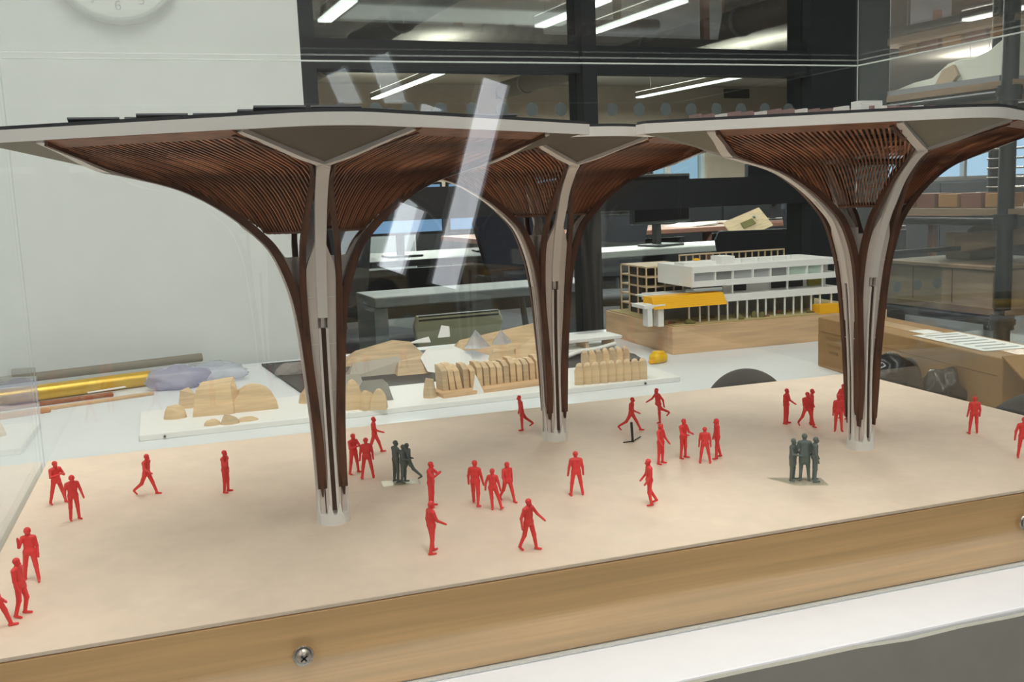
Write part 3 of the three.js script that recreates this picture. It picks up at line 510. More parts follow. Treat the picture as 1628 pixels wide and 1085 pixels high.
const blob = (w, h, d, seed, n = 26, flat = .55) => { const r = rng(seed), out = []; for (let i = 0; i < n; i++) { const a = r() * 6.283, u = r(); const rr = 1 - flat * u * u; out.push([Math.cos(a) * w / 2 * rr, u * h, Math.sin(a) * d / 2 * rr]); } for (let i = 0; i < 10; i++) { const a = i * .6283; out.push([Math.cos(a) * w / 2, 0, Math.sin(a) * d / 2]); } return out; };
const dome = (w, h, d) => { const out = []; for (let k = 0; k <= 10; k++) { const a = Math.PI * k / 10; for (const z of [-1, 1]) out.push([-Math.cos(a) * w / 2, Math.sin(a) * h, z * d / 2 * (1 - .25 * Math.sin(a))]); } return out; };
block('wood_block', 'tall tapered pale wooden block, tallest of the left cluster', 340, 657, BT, [[-.028, 0, .016], [.026, 0, .02], [.034, 0, -.02], [-.02, 0, -.025], [-.021, .036, .008], [-.012, .042, -.015], [.03, .046, -.015], [.024, .04, .012], [.034, .028, .0]], M.block);
block('wood_block', 'rounded pale wooden block, right of the tall tapered block', 405, 650, BT, dome(.062, .034, .036), M.block);
block('wood_block', 'small wooden block leaning at left of the cluster', 298, 648, BT, [[-.012, 0, .01], [.014, 0, .01], [.014, 0, -.012], [-.012, 0, -.012], [-.008, .026, .004], [.004, .028, -.006], [.012, .018, 0]], M.paleblock);
block('wood_block', 'lowest wooden block at the left end of the cluster', 279, 665, BT, blob(.03, .02, .022, 3), M.block);
block('wood_block', 'tiny wooden wedge lying before the tall block', 338, 676, BT, blob(.022, .008, .014, 4), M.block);
block('wood_block', 'small round wooden pebble before the rounded block', 366, 674, BT, blob(.024, .014, .016, 5), M.paleblock);
block('wood_block', 'flat wooden chip beside the round wooden pebble', 393, 669, BT, blob(.03, .005, .016, 6), M.block);
block('wood_block', 'small pale block just left behind nearest column', 492, 640, BT, blob(.03, .026, .022, 8), M.paleblock);
block('wood_block', 'upright arched wooden block hugging right of nearest column', 563, 650, BT, dome(.024, .042, .02).map(([x, y, z]) => [x, y * .95, z]), M.block);
block('wood_block', 'left of two small arched wooden blocks right of column', 585, 651, BT, dome(.02, .026, .016), M.block, undefined, .3);
block('wood_block', 'right of two small arched wooden blocks right of column', 603, 650, BT, dome(.022, .027, .018), M.block, undefined, -.3);
block('acrylic_block', 'grey translucent faceted block behind small arched blocks', 597, 637, BT, [[-.026, 0, .01], [.024, 0, .01], [.024, 0, -.014], [-.026, 0, -.014], [-.016, .03, 0], [.012, .03, 0], [.02, .022, -.005], [-.022, .02, -.004]], new THREE.MeshPhysicalMaterial({ color: 0xa9a8a0, roughness: .35, transmission: .45, thickness: .01, ior: 1.3 }));
block('acrylic_block', 'pale translucent faceted block behind the upright arched block', 563, 632, BT, [[-.022, 0, .01], [.02, 0, .01], [.02, 0, -.012], [-.02, 0, -.012], [-.012, .034, 0], [.01, .034, 0]], new THREE.MeshPhysicalMaterial({ color: 0xcfc8bd, roughness: .4, transmission: .4, thickness: .01, ior: 1.3 }));
block('wood_block', 'small wooden lump at the left end of slab row', 684, 632, BT, blob(.02, .03, .02, 9), M.paleblock);
{ // row of upright slabs in a tray
  const a = on(704, 628, BT), b = on(862, 607, BT), L = Math.hypot(b.x - a.x, b.z - a.z), t = thing('slab_row_model', 'row of upright pale wooden slabs on a pale strip', 'architectural model', V3(a.x, BT, a.z), -Math.atan2(b.z - a.z, b.x - a.x));
  mesh('tray', rb(L + .02, .006, .05, .001, L / 2, .003, .002), M.ply, t);
  const r = rng(77), n = 15; for (let i = 0; i < n; i++) { const x = L * (i + .3) / n, hgt = .03 + .006 * r() + (i < 3 ? .004 : 0); mesh('slab', hull([[-.0042, 0, .012], [.0042, 0, .012], [.0042, 0, -.016], [-.0042, 0, -.016], [-.0042, hgt * .8, .011], [.0042, hgt * .8, .011], [-.0042, hgt, 0], [.0042, hgt, 0], [-.0042, hgt, -.014], [.0042, hgt, -.014]]), i % 3 ? M.block : M.paleblock, t).position.set(x, .006, -.006); const m = t.children[t.children.length - 1]; m.rotation.z = (i < 3 ? .14 : .02) * (r() + .3); }
}
tag(mesh('paper_shard', hull([[-.006, 0, 0], [.012, 0, .002], [0, .03, 0], [0, 0, -.004]]), M.white), 'white paper triangle standing before the slab row', 'paper').position.copy(on(757, 627, BT));
function fins(label, px0, py0, px1, py1, n, h, mat, w) {
  const a = on(px0, py0, BT), b = on(px1, py1, BT), L = Math.hypot(b.x - a.x, b.z - a.z), t = thing('arch_row_model', label, 'architectural model', V3(a.x, BT, a.z), -Math.atan2(b.z - a.z, b.x - a.x));
  for (let i = 0; i < n; i++) { const m = mesh('arch', plate([[-w / 2, 0], [w / 2, 0], [w / 2, h * .75], [w * .3, h * .95], [0, h], [-w * .3, h * .93], [-w / 2, h * .7]], -.012, .012, .001), i % 2 ? M.block : mat, t); m.position.set(L * (i + .5) / n, 0, 0); m.rotation.y = -.35; }
}
fins('front row of rounded wooden arches at right end of board', 915, 611, 1028, 601, 9, .03, M.block, .0135);
fins('rear row of narrow wooden arches behind the front arches', 925, 592, 1000, 584, 7, .034, M.paleblock, .012);
// beige terrain pieces on the dark board
const DB = TT + .004;
const lump = (label, px, py, pts, mat, turn = 0) => block('terrain_model', label, px, py, DB, pts, mat, undefined, turn);
lump('long beige wedge model between nearest column and white sheets', 612, 575, [[-.075, 0, .02], [.075, 0, .02], [.08, 0, -.03], [-.08, 0, -.03], [-.05, .022, -.01], [.05, .03, -.012], [.02, .034, -.025]], M.paleblock);
lump('grey beige stepped model in front of the long wedge', 600, 594, [[-.05, 0, .02], [.045, 0, .02], [.05, 0, -.02], [-.05, 0, -.02], [-.04, .02, 0], [.035, .026, 0], [.04, .02, .012]], std(0xb3aca0, .7));
lump('low pale beige block at right of stepped model', 655, 593, [[-.028, 0, .018], [.03, 0, .018], [.03, 0, -.02], [-.028, 0, -.02], [-.022, .022, .004], [.028, .022, .004], [.02, .026, -.012]], M.paleblock);
lump('grey shell model left of the nearest column', 465, 594, blob(.06, .02, .03, 14), std(0x8a8482, .7));
lump('long tan wooden ridge behind the white sheet', 790, 562, [[-.09, 0, .02], [.09, 0, .02], [.1, 0, -.03], [-.09, 0, -.03], [-.07, .03, 0], [0, .034, 0], [.06, .042, -.01], [.09, .05, -.015]], M.block);
lump('rounded tan wooden block before the long ridge', 800, 582, [[-.028, 0, .016], [.028, 0, .016], [.028, 0, -.02], [-.028, 0, -.02], [-.02, .026, .004], [.018, .026, .004], [-.012, .03, -.01], [.024, .02, -.006]], M.block, .2);
lump('tan wooden wedge touching left of rearmost column', 842, 575, [[-.03, 0, .02], [.04, 0, .02], [.04, 0, -.03], [-.03, 0, -.03], [-.026, .026, .005], [.04, .05, .0], [.04, .05, -.02]], M.block);
function sheet(label, px, py, pts, tilt, lift, turn = 0) { const p = on(px, py, DB), m = tag(mesh('paper_sheet', prism(pts, 0, .0016), M.paper), label, 'paper'); m.position.set(p.x, DB + lift, p.z); m.rotation.order = 'YXZ'; m.rotation.set(tilt, turn, 0); }
sheet('large white paper sheet with cut corners leaning on models', 712, 592, [[-.034, .0], [.01, .012], [.045, .002], [.046, -.03], [.02, -.05], [-.024, -.05], [-.04, -.03]], .75, .003);
sheet('grey white paper sheet beside the large cut sheet', 752, 588, [[-.03, .004], [.04, .004], [.042, -.02], [.01, -.042], [-.03, -.04]], .6, .003);
sheet('small white paper scrap above the large cut sheet', 706, 553, [[-.012, .003], [.012, .003], [.015, -.02], [.0, -.024]], .9, .022);
sheet('white paper scrap pointing left on the beige wedge', 668, 566, [[-.02, 0], [.02, .004], [.022, -.02], [.0, -.012]], .3, .024);
for (const [px, py, s, l] of [[757, 552, 1, 'larger clear acrylic pyramid on the tan ridge'], [797, 546, .8, 'smaller clear acrylic pyramid right of the larger one']]) { const p = onY(px, py, DB + .034), m = tag(mesh('acrylic_pyramid', new THREE.ConeGeometry(.024 * s, .03 * s, 5), M.film), l, 'pyramid'); m.position.set(p.x, DB + .034 + .015 * s, p.z); }
{ // layered white model right of the rearmost column
  const p = on(945, 568, DB), t = thing('layered_model', 'white layered slab model right of the rearmost column', 'architectural model', V3(p.x, DB, p.z - .03), .06);
  mesh('slab', [rb(.1, .006, .06, .001, -.01, .012, 0)], M.paper, t); mesh('slab', rb(.11, .006, .055, .001, .002, .03, -.004), M.paper, t);
  mesh('curved_sheet', tube([V3(-.06, .004, .03), V3(-.03, .012, .03), V3(.0, .014, .032), V3(.04, .02, .03)], .004, 16, 8).scale(1, 1, 1), M.white, t);
  for (const x of [-.05, -.01, .04]) mesh('strut', bx(.006, .03, .04, x, .015, 0), M.paleblock, t);
}
{ // tape measure
  const p = on(1047, 577), t = thing('tape_measure', 'small rounded bright yellow tape measure on the table', 'tape measure', p, .4);
  mesh('case', rb(.03, .018, .024, .008, 0, .009, 0), M.tape, t); mesh('ridge', new THREE.TorusGeometry(.009, .0022, 8, 24).rotateX(Math.PI / 2).translate(0, .0175, 0), M.tape, t); mesh('grip', bx(.008, .005, .01, -.016, .004, 0), M.yellow, t);
}
// tubes, strips, bags along the white wall
function stick(name, label, cat, p0, p1, lift, r, mat, flat) {
  const a = on(...p0), b = on(...p1); const L = a.distanceTo(b), t = thing(name, label, cat, V3(a.x, TT + lift, a.z), -Math.atan2(b.z - a.z, b.x - a.x));
  if (flat) mesh('strip', rb(L, flat, r * 2, Math.min(flat, r) * .3, L / 2, flat / 2, 0), mat, t);
  else { mesh('tube', new THREE.CylinderGeometry(r, r, L, 24).rotateZ(Math.PI / 2).translate(L / 2, r, 0), mat, t); for (const x of [0, L]) mesh('end_cap', new THREE.CylinderGeometry(r * .82, r * .82, .003, 24).rotateZ(Math.PI / 2).translate(x, r, 0), M.cardWarm, t); }
}
stick('cardboard_tube', 'grey brown tube against white wall, rearmost of bundle', 'tube', [-30, 629], [322, 585], .012, .0075, M.greytube);
stick('wrapped_tube', 'gold wrapped tube lying along the white wall', 'tube', [-30, 650], [246, 612], .0, .0125, M.gold);
stick('wood_strip', 'dark red brown wooden strip before gold tube', 'wood strip', [-30, 658], [180, 630], 0, .006, M.brownstrip, .006);
stick('wood_strip', 'pale long wooden strip nearest the viewer on table', 'wood strip', [-30, 668], [244, 628], 0, .004, M.ply, .005);
stick('wood_strip', 'short orange wooden offcut at the front of strips', 'wood strip', [-30, 672], [80, 655], 0, .006, std(0xc98b5a, .6), .006);
stick('wood_strip', 'white plastic strip lying on top of wooden strips', 'strip', [140, 632], [200, 622], .006, .003, M.white, .002);
function crumple(name, label, cat, px, py, w, h, d, seed, mat, y = TT) {
  const g = new THREE.IcosahedronGeometry(1, 5), n = noise2(seed), n2 = noise2(seed + 5), q = g.attributes.position;
  for (let i = 0; i < q.count; i++) { const x = q.getX(i), yy = q.getY(i), z = q.getZ(i), k = .72 + .36 * n(8 + 2.2 * x + z, 9 + 2.4 * yy - z) + .16 * (n2(20 + 7 * x, 20 + 7 * yy + 5 * z) - .5); q.setXYZ(i, x * k * w / 2, Math.max(0, (yy * k + .8) / 1.7 * h), z * k * d / 2); }
  const gg = mergeVertices(g.deleteAttribute('normal').deleteAttribute('uv')); gg.computeVertexNormals();
  const m = tag(mesh(name, gg, mat), label, cat); m.position.copy(on(px, py, y)); return m;
}
crumple('plastic_bag', 'crumpled lilac plastic bag on the table by tubes', 'bag', 286, 618, .1, .038, .05, 51, M.bag);
crumple('plastic_wrap', 'clear crumpled plastic wrap against white wall', 'plastic wrap', 352, 606, .1, .034, .05, 55, M.film);
crumple('small_offcut', 'tiny dark offcut lying on the open table', 'offcut', 137, 634, .012, .004, .008, 58, M.black);
crumple('small_offcut', 'tiny dark crumb nearest on the open table', 'offcut', 115, 643, .006, .002, .004, 59, M.black);

// ---------------------------------------------------------------- white building model on its wooden base
{
  const BZ = -1.59, B0 = on(1070, 565), t = thing('building_model', 'white multi-storey building model with yellow canopy on wooden base', 'architectural model', V3(B0.x, TT, B0.z), 0);
  const q = (px, py, dz = 0) => { const p = onZ(px, py, B0.z - dz); return [p.x - B0.x, p.y - TT]; };
  const bh = q(1070, 521)[1], W = q(1410, 520)[0];
  mesh('base', rb(W, bh, .3, .001, W / 2, bh / 2, -.15), M.ply, t);
  mesh('turf', rb(W - .01, .002, .29, .001, W / 2, bh + .001, -.15), std(0xb8a878, .9), t);
  const box = (name, p0, p1, z0, z1, mat) => { const a = q(p0[0], p0[1], z0), b = q(p1[0], p1[1], z0); return mesh(name, span(a[0], b[0], a[1], b[1], -z0, -z1), mat, t); };
  const yS0 = q(1180, 478, .02)[1], yS1 = q(1180, 467, .02)[1], yL0 = q(1180, 452, .02)[1], yL1 = q(1180, 420, .02)[1], x0 = q(1060, 480, .02)[0], x1 = q(1336, 465, .02)[0], xl3 = q(1102, 440, .02)[0];
  mesh('podium_slab', span(x0 + .012, x1, yS0, yS1, -.02, -.15), M.white, t);
  const cols = [1096, 1113, 1127, 1143, 1157, 1173, 1188, 1205, 1218, 1232, 1248, 1262, 1275, 1290, 1304, 1322];
  for (const px of cols) { const x = q(px, 490, .024)[0]; mesh('column', span(x - .0013, x + .0013, bh, yS0, -.024, -.0266), M.white, t); }
  mesh('ground_floor_wall', span(x0 + .02, x1 - .01, bh, yS0, -.09, -.094), M.greyPanel, t);
  // yellow canopy
  const yc0 = q(1100, 488, .005)[1], yc1 = q(1100, 470, .005)[1], xa = q(1040, 480, .005)[0], xb = q(1156, 475, .005)[0];
  mesh('yellow_canopy', hull([[xa, yc0, -.004], [xb, yc0, -.004], [xb, yc0, -.05], [xa, yc0, -.05], [xa + .002, yc1, -.02], [xb, yc1, -.02], [xb, yc1, -.05], [xa, yc1, -.05]]), M.yellow, t);
  for (let k = 1; k < 6; k++) mesh('canopy_rib', span(xa, xb, yc0 + (yc1 - yc0) * k / 6 - .0006, yc0 + (yc1 - yc0) * k / 6, -.0038 - .0161 * k / 6 + .0004, -.0038 - .0161 * k / 6 - .003), M.tape, t);
  for (const [a, b] of [[1030, 1037], [1047, 1055]]) box('pier', [a, 520], [b, 484], .01, .03, M.white);
  box('pier_head', [1024, 492], [1058, 484], .008, .06, M.white);
  // middle storey
  mesh('middle_storey_wall', span(q(1150, 460, .05)[0], x1 - .012, yS1, yL0, -.05, -.054), M.white, t);
  for (const [a, b, mat] of [[1167, 1187, M.black], [1228, 1250, M.black], [1256, 1277, M.black], [1285, 1308, std(0x8f8530, .7)]]) { const xa2 = q(a, 460, .045)[0], xb2 = q(b, 460, .045)[0]; mesh('window', span(xa2, xb2, yS1 + .0025, yL0 - .001, -.046, -.0495), mat, t); }
  for (const px of [1165, 1252, 1308]) { const x = q(px, 460, .03)[0]; mesh('column', span(x - .0013, x + .0013, yS1, yL0, -.03, -.033), M.white, t); }
  // upper storey: box with a long window band
  const sill = yL0 + (yL1 - yL0) * .28, head = yL0 + (yL1 - yL0) * .7;
  mesh('upper_floor_slab', span(xl3, x1, yL0, sill, -.02, -.16), M.white, t);
  mesh('upper_roof', span(xl3, x1, head, yL1, -.02, -.16), M.white, t);
  mesh('upper_back_wall', span(xl3, x1, sill, head, -.06, -.16), M.white, t);
  for (const px of [1103, 1138, 1166, 1198, 1226, 1254, 1284, 1308, 1332]) { const x = q(px, 440, .02)[0]; mesh('mullion', span(x - .0012, x + .0012, sill, head, -.0205, -.03), M.white, t); }
  [[1103, 1138], [1138, 1166], [1166, 1198], [1198, 1226], [1226, 1254], [1254, 1284], [1284, 1308]].forEach(([a, b], i) => { const xa2 = q(a, 440, .02)[0], xb2 = q(b, 440, .02)[0]; mesh('window_pane', span(xa2 + .0014, xb2 - .0014, sill, head, -.026, -.0268), i % 3 === 1 ? std(0x8b8d8c, .3) : std(i > 3 ? 0xb9cbbf : 0xb0b2b2, .3), t); });
  mesh('end_wall', span(xl3 - .002, xl3, yL0, yL1, -.02, -.16), M.white, t);
  for (const [a, b, z] of [[1180, 1200, .05], [1206, 1226, .05], [1230, 1250, .05], [1258, 1278, .06]]) { const xa2 = q(a, 420, z)[0], xb2 = q(b, 420, z)[0]; mesh('parapet', span(xa2, xb2, yL1, yL1 + .007, -z, -z - .004), M.white, t); }
  mesh('roof_block', span(q(1147, 420, .04)[0], q(1168, 420, .04)[0], yL1, yL1 + .014, -.04, -.08), M.white, t);
  mesh('roof_block', span(q(1092, 420, .05)[0], q(1146, 420, .05)[0], yL1, yL1 + .005, -.06, -.1), M.white, t);
  mesh('roof_accent', new THREE.SphereGeometry(.007, 12, 8).scale(1, .5, 1).translate(q(1107, 418, .1)[0], yL1 + .006, -.1), M.yellow, t);
  // lattice block behind at left
  const gx0 = q(1028, 450, .16)[0], gx1 = q(1100, 450, .16)[0], gy1 = q(1060, 424, .16)[1], lat = [];
  for (let f = 0; f <= 5; f++) { const y = bh + (gy1 - bh) * f / 5; lat.push(span(gx0, gx1, y - .0014, y + .0014, -.16, -.28)); }
  for (let k = 0; k <= 5; k++) for (const z of [-.161, -.2, -.24, -.279]) { const x = gx0 + (gx1 - gx0) * k / 5; lat.push(span(x - .0012, x + .0012, bh, gy1, z + .0012, z - .0012)); }
  mesh('lattice_frame', lat, M.paleblock, t); mesh('lattice_core', span(gx0 + .004, gx1 - .004, bh, gy1 - .002, -.19, -.25), std(0x3a332c, .8), t);
  const back = []; for (let k = 0; k <= 16; k++) { const x = gx1 + (x1 - gx1) * k / 16; back.push(span(x - .0012, x + .0012, yL1 - .004, yL1 + .008, -.21, -.2124)); } back.push(span(gx1, x1, yL1 + .007, yL1 + .0095, -.208, -.215)); mesh('rear_frame', back, M.paleblock, t);
  mesh('low_roof', span(q(1028, 470, .1)[0], q(1100, 470, .1)[0], q(1060, 470, .1)[1] - .002, q(1060, 470, .1)[1] + .001, -.09, -.15), M.white, t);
  const r = rng(8); for (let i = 0; i < 26; i++) { const x = x0 + (x1 - x0) * r(), z = -.012 - .05 * r(), s = .003 + .004 * r(); mesh('shrub', new THREE.IcosahedronGeometry(s, 1).scale(1.2, .8 + (i % 9 === 0 ? 1.2 : 0), 1).translate(x, bh + s * .7, z), i % 4 ? M.shrub : std(0x8a5a45, .9), t); }
  box('yellow_block', [1303, 500], [1336, 483], .004, .03, M.yellow);
}
// ---------------------------------------------------------------- carton, black bags
{
  const p = on(1300, 582), dir = V3(-.108, 0, .994), ht = onZ(1300, 504, p.z).y - TT; let L = .3; for (let k = .1; k < .8; k += .002) { const c = p.clone().addScaledVector(dir, k), v = c.clone().project(camera); if ((v.x * .5 + .5) * 1628 >= 1590) { L = k; break; } }
  const t = thing('cardboard_box', 'long brown cardboard carton with white shipping sheets on top', 'box', p, Math.atan2(dir.x, dir.z)), w = .092;
  mesh('carton', rb(w, ht, L, .002, w / 2, ht / 2, L / 2), M.cardboard, t);
  mesh('packing_tape', [bx(.03, .0006, L, w / 2, ht + .0003, L / 2), bx(.03, ht * .6, .0006, w / 2, ht * .7, L + .0003)], std(0xb48a52, .3), t);
  mesh('lid_seam', bx(.0008, .001, L * .96, -.0002, ht * .72, L * .5), std(0x7d5c34, .8), t);
  mesh('shipping_sheet', bx(.07, .0005, .15, w * .5, ht + .0009, L * .72), M.paper, t); mesh('shipping_label', bx(.03, .0005, .035, w * .5, ht + .0009, L * .5), M.paper, t);
  for (let i = 0; i < 7; i++) mesh('print_line', bx(.05 - .004 * (i % 3), .0003, .005, w * .5, ht + .0013, L * .72 - .06 + .02 * i), M.ink, t);
  for (let i = 0; i < 3; i++) mesh('print_mark', bx(.0006, .004, .045 - .01 * i, -.0004, ht * .62 - .011 * i, .05), std(0x8e6c42, .8), t);
  mesh('flap', bx(w, .002, .05).rotateX(.5).translate(w / 2, ht - .01, L + .02), M.cardboard, t);
}
crumple('black_bag', 'large glossy black plastic bag before the cardboard carton', 'bag', 1430, 642, .11, .062, .065, 61, M.blackGloss).position.z -= .02;
crumple('black_bag', 'smaller glossy black bag right of the large black bag', 'bag', 1508, 654, .065, .056, .05, 63, M.blackGloss).position.x -= .01;
{
  const dome = (px, z, r, h, label) => { const p = onZ(px, 600, z), m = tag(mesh('black_dome', new THREE.SphereGeometry(1, 40, 16, 0, Math.PI * 2, 0, Math.PI / 2).scale(r, h, r), M.fabric), label, 'dome'); m.position.set(p.x, TT, z); };
  dome(1187, -1.11, .056, onZ(1187, 587, -1.11).y - TT, 'black rounded dome showing behind the rear board edge');
  dome(1690, -.80, .085, onZ(1600, 634, -.80).y - TT, 'black rounded dome beyond the right board edge');
}

// ---------------------------------------------------------------- shelf rack at the right
{
  const XS = 1.96, n0 = roomX(1600, 300, XS), n1 = roomX(1400, 300, XS), zn = n0.z, zf = n1.z, dp = .42;
  const yAt = (px, py) => roomX(px, py, XS).y, t = placed('shelf_rack', 'black pipe shelving rack with wooden shelves at right', 'shelf', 0, FLOOR, 0);
  const pole = (x, z) => mesh('pole', cyl(.019, .019, CEIL - FLOOR - .02, x, (CEIL - FLOOR - .02) / 2, z), M.iron, t);
  for (const x of [XS, XS + dp]) for (const z of [zn, zf]) pole(x, z);
  const levels = [['top', yAt(1597, 128)], ['upper', yAt(1580, 332)], ['lower', yAt(1590, 492)]];
  for (const [, y] of levels) { mesh('shelf_board', span(XS - .01, XS + dp, y - .016 - FLOOR, y - FLOOR, zn + .02, zf - .02), M.shelfWood, t); mesh('rail', [rod(V3(XS, y - .03 - FLOOR, zn), V3(XS, y - .03 - FLOOR, zf), .012), rod(V3(XS + dp, y - .03 - FLOOR, zn), V3(XS + dp, y - .03 - FLOOR, zf), .012)], M.iron, t); for (const x of [XS, XS + dp]) mesh('clamp', [cyl(.027, .027, .035, x, y - .03 - FLOOR, zn), cyl(.03, .03, .012, x, y - .03 - FLOOR, zn), cyl(.027, .027, .035, x, y - .03 - FLOOR, zf)], M.iron, t); }
  const wires = []; for (let k = 0; k < 5; k++) { const y = yAt(1500, 235 + 17 * k) - FLOOR; wires.push(rod(V3(XS + dp - .03, y, zn), V3(XS + dp - .03, y, zf), .003, 6)); } mesh('wire_rail', wires, M.steel, t);
  // what lies on the shelves
  const mid = (zn + zf) / 2, len = zn - zf;
  const tm = placed('terrain_relief_model', 'pale relief terrain model on the highest shelf', 'architectural model', XS + .03, levels[0][1], mid);
  mesh('base_board', span(-.03, .3, 0, .014, -len / 2, len / 2 - .03), M.greyPanel, tm);
  const prof = [[-len / 2, .014], [-len * .3, .03], [-len * .15, .034], [-len * .02, .064], [len * .08, .07], [len * .16, .066], [len * .28, .078], [len * .38, .1], [len * .42, .135], [len * .42, .014]];
  mesh('terrain', plate(prof, -.25, .0, .002).rotateY(-Math.PI / 2).scale(1, 1, 1).translate(0, 0, 0), M.terrain, tm);
  mesh('cliff', plate([[-len * .1, .014], [-len * .04, .05], [len * .04, .058], [len * .08, .03], [len * .04, .014]], 0, .012, .002).rotateY(-Math.PI / 2), M.terrainBrown, tm);
  for (const z of [.1, .24]) mesh('flag_pin', rod(V3(.02, .06, len * z), V3(.02, .1, len * z), .0012, 6), M.white, tm);
  const c1 = placed('timber_block_row', 'row of brown timber blocks on the middle shelf', 'timber', XS + .02, levels[1][1], mid); for (let k = 0; k < 5; k++) mesh('block', rb(.06, .034 + .004 * (k % 2), len * .15, .002, .04, .019, -len * .36 + len * .18 * k), k % 2 ? M.brownDesk : M.cardboard, c1);
  const y3 = levels[2][1], b1 = placed('wooden_crate', 'long pale wooden crate on the low shelf', 'crate', XS + .0, y3, mid), ch = yAt(1590, 424) - y3;
  mesh('body', [span(0, .3, 0, ch - .012, -len / 2 + .03, len / 2 - .03)], M.crateWood, b1); mesh('lid', rb(.32, .01, len - .05, .002, .15, ch - .006, 0), M.shelfWood, b1); for (const k of [-.2, .12]) mesh('seam', span(-.0008, 0, .004, ch - .016, k * len, k * len + .003), M.brownDesk, b1);
  const b2 = placed('cardboard_tray', 'open cardboard tray tilted on top of wooden crate', 'tray', XS + .05, y3 + ch + .036, zn - len * .28, .0); b2.rotation.x = -.16; const tw = len * .38;
  mesh('tray_floor', bx(.1, .002, tw, .05, .001, 0), M.cardboard, b2); mesh('tray_wall', [bx(.002, .04, tw, 0, .02, 0), bx(.002, .04, tw, .1, .02, 0), bx(.1, .04, .002, .05, .02, tw / 2), bx(.1, .04, .002, .05, .02, -tw / 2)], M.shelfWood, b2); mesh('content', bx(.08, .02, tw * .5, .05, .015, .02), M.brownDesk, b2);
  const b3 = placed('small_carton', 'small open carton behind the tilted tray', 'box', XS + .12, y3 + ch, zn - len * .62); mesh('body', rb(.1, .07, len * .2, .002, .05, .035, 0), M.crateWood, b3); mesh('flap', bx(.1, .002, .04).rotateX(-.7).translate(.05, .085, len * .11), M.crateWood, b3);
  const st = placed('slat_stack', 'stack of dark boards below the crate', 'boards', XS + .0, FLOOR, mid); for (let k = 0; k < 5; k++) mesh('board', span(.0, .36, .46 + .045 * k, .475 + .045 * k, -len / 2 + .03, len / 2 - .03 - .02 * k), k % 2 ? M.plastic : M.frame, st); mesh('support', [span(.02, .05, 0, .46, -len * .4, -len * .36), span(.02, .05, 0, .46, len * .3, len * .34), span(.3, .33, 0, .46, -len * .4, -len * .36), span(.3, .33, 0, .46, len * .3, len * .34)], M.plastic, st);
}
{ // low glazed panel with frosted dots in front of the rack
  const w = new THREE.Group(); w.name = 'window_5'; w.userData.kind = 'structure'; w.rotation.y = TURN; scene.add(w);
  mesh('pane', span(1.758, 2.5, FLOOR, .05, -1.945, -1.94), M.pane, w); mesh('window_frame', [span(1.758, 2.5, .05, .06, -1.955, -1.93)], M.frame, w);
  for (let k = 0; k < 6; k++) mesh('frosted_dot', new THREE.CylinderGeometry(.014, .014, .001, 20).rotateX(Math.PI / 2).translate(1.81 + .066 * k, -.03, -1.9395), M.frost, w);
}
// ---------------------------------------------------------------- office beyond the partition (room frame)
function desk(label, x0, x1, y, z0, z1, mat, panels = true) {
  const t = placed('office_desk', label, 'desk', (x0 + x1) / 2, FLOOR, (z0 + z1) / 2), w = x1 - x0, d = z0 - z1, hh = y - FLOOR;
  mesh('desktop', rb(w, .035, d, .006, 0, hh - .0175, 0), mat, t);
  for (const s of [-1, 1]) mesh('leg', panels ? bx(.045, hh - .036, d - .02, s * (w / 2 - .023), (hh - .036) / 2, 0) : bx(.05, hh - .036, .05, s * (w / 2 - .06), (hh - .036) / 2, 0), mat, t);
  if (!panels) mesh('back_rail', bx(w - .1, .3, .02, 0, hh - .25, -d / 2 + .05), M.plastic, t); return t;
}
desk('grey panel-leg desk seen through the left glass bay', .80, 1.62, -.088, -3.2, -3.46, M.greyPanel);
desk('long pale desk seen behind white building model', 2.15, 3.75, -.075, -4.5, -4.86, M.desk);
desk('brown desk row deeper in office, left part', 2.2, 4.2, -.05, -6.0, -6.8, M.brownDesk, false);
desk('brown desk row deeper in office, right part', 4.4, 6.6, -.05, -6.2, -7.0, M.brownDesk, false);
desk('dark desk near the left glass bay', 1.0, 2.6, -.10, -5.2, -6.0, M.plastic, false);
function chair(label, x, z, turn, mat, backTop, w = .44) {
  const t = placed('office_chair', label, 'chair', x, FLOOR, z, turn), top = backTop - FLOOR;
  mesh('seat', rb(w, .07, .44, .03, 0, .42, 0), mat, t);
  const b = mesh('backrest', plate([[-w * .33, -.2], [w * .33, -.2], [w * .5, .16], [w * .46, .2], [-w * .46, .2], [-w * .5, .16]], -.015, .015, .006), mat, t); b.position.set(0, top - .2, -.22); b.rotation.x = -.08;
  mesh('back_frame', [bx(w * .9, .02, .03, 0, top - .01, -.235), rod(V3(0, .4, -.18), V3(0, top - .3, -.24), .015)], M.plastic, t);
  mesh('gas_lift', cyl(.03, .025, .3, 0, .24, 0), M.plastic, t); const legs = []; for (let k = 0; k < 5; k++) { const a = k * 1.2566; legs.push(rod(V3(0, .1, 0), V3(Math.cos(a) * .28, .05, Math.sin(a) * .28), .016)); } mesh('star_base', legs, M.plastic, t);
  for (let k = 0; k < 5; k++) { const a = k * 1.2566; mesh('castor', new THREE.CylinderGeometry(.026, .026, .03, 14).rotateZ(Math.PI / 2).translate(Math.cos(a) * .28, .026, Math.sin(a) * .28), M.rubber, t); }
}
chair('olive backed office chair behind the grey panel-leg desk', 1.24, -3.9, Math.PI, M.olive, -.215, .36);
chair('black office chair beyond left glass bay', 1.15, -4.75, .4, M.fabric, .1);
chair('navy jacket draped office chair near the mullion', 1.9, -4.3, .2, M.navy, .14, .5);
chair('dark office chair left of brown desk row', 3.0, -5.6, -.3, M.fabric, .07);
chair('dark office chair before the right brown desk', 4.6, -5.6, .5, M.fabric, .1);
chair('dark office chair beside long pale desk', 2.95, -4.2, 2.8, M.fabric, .02);
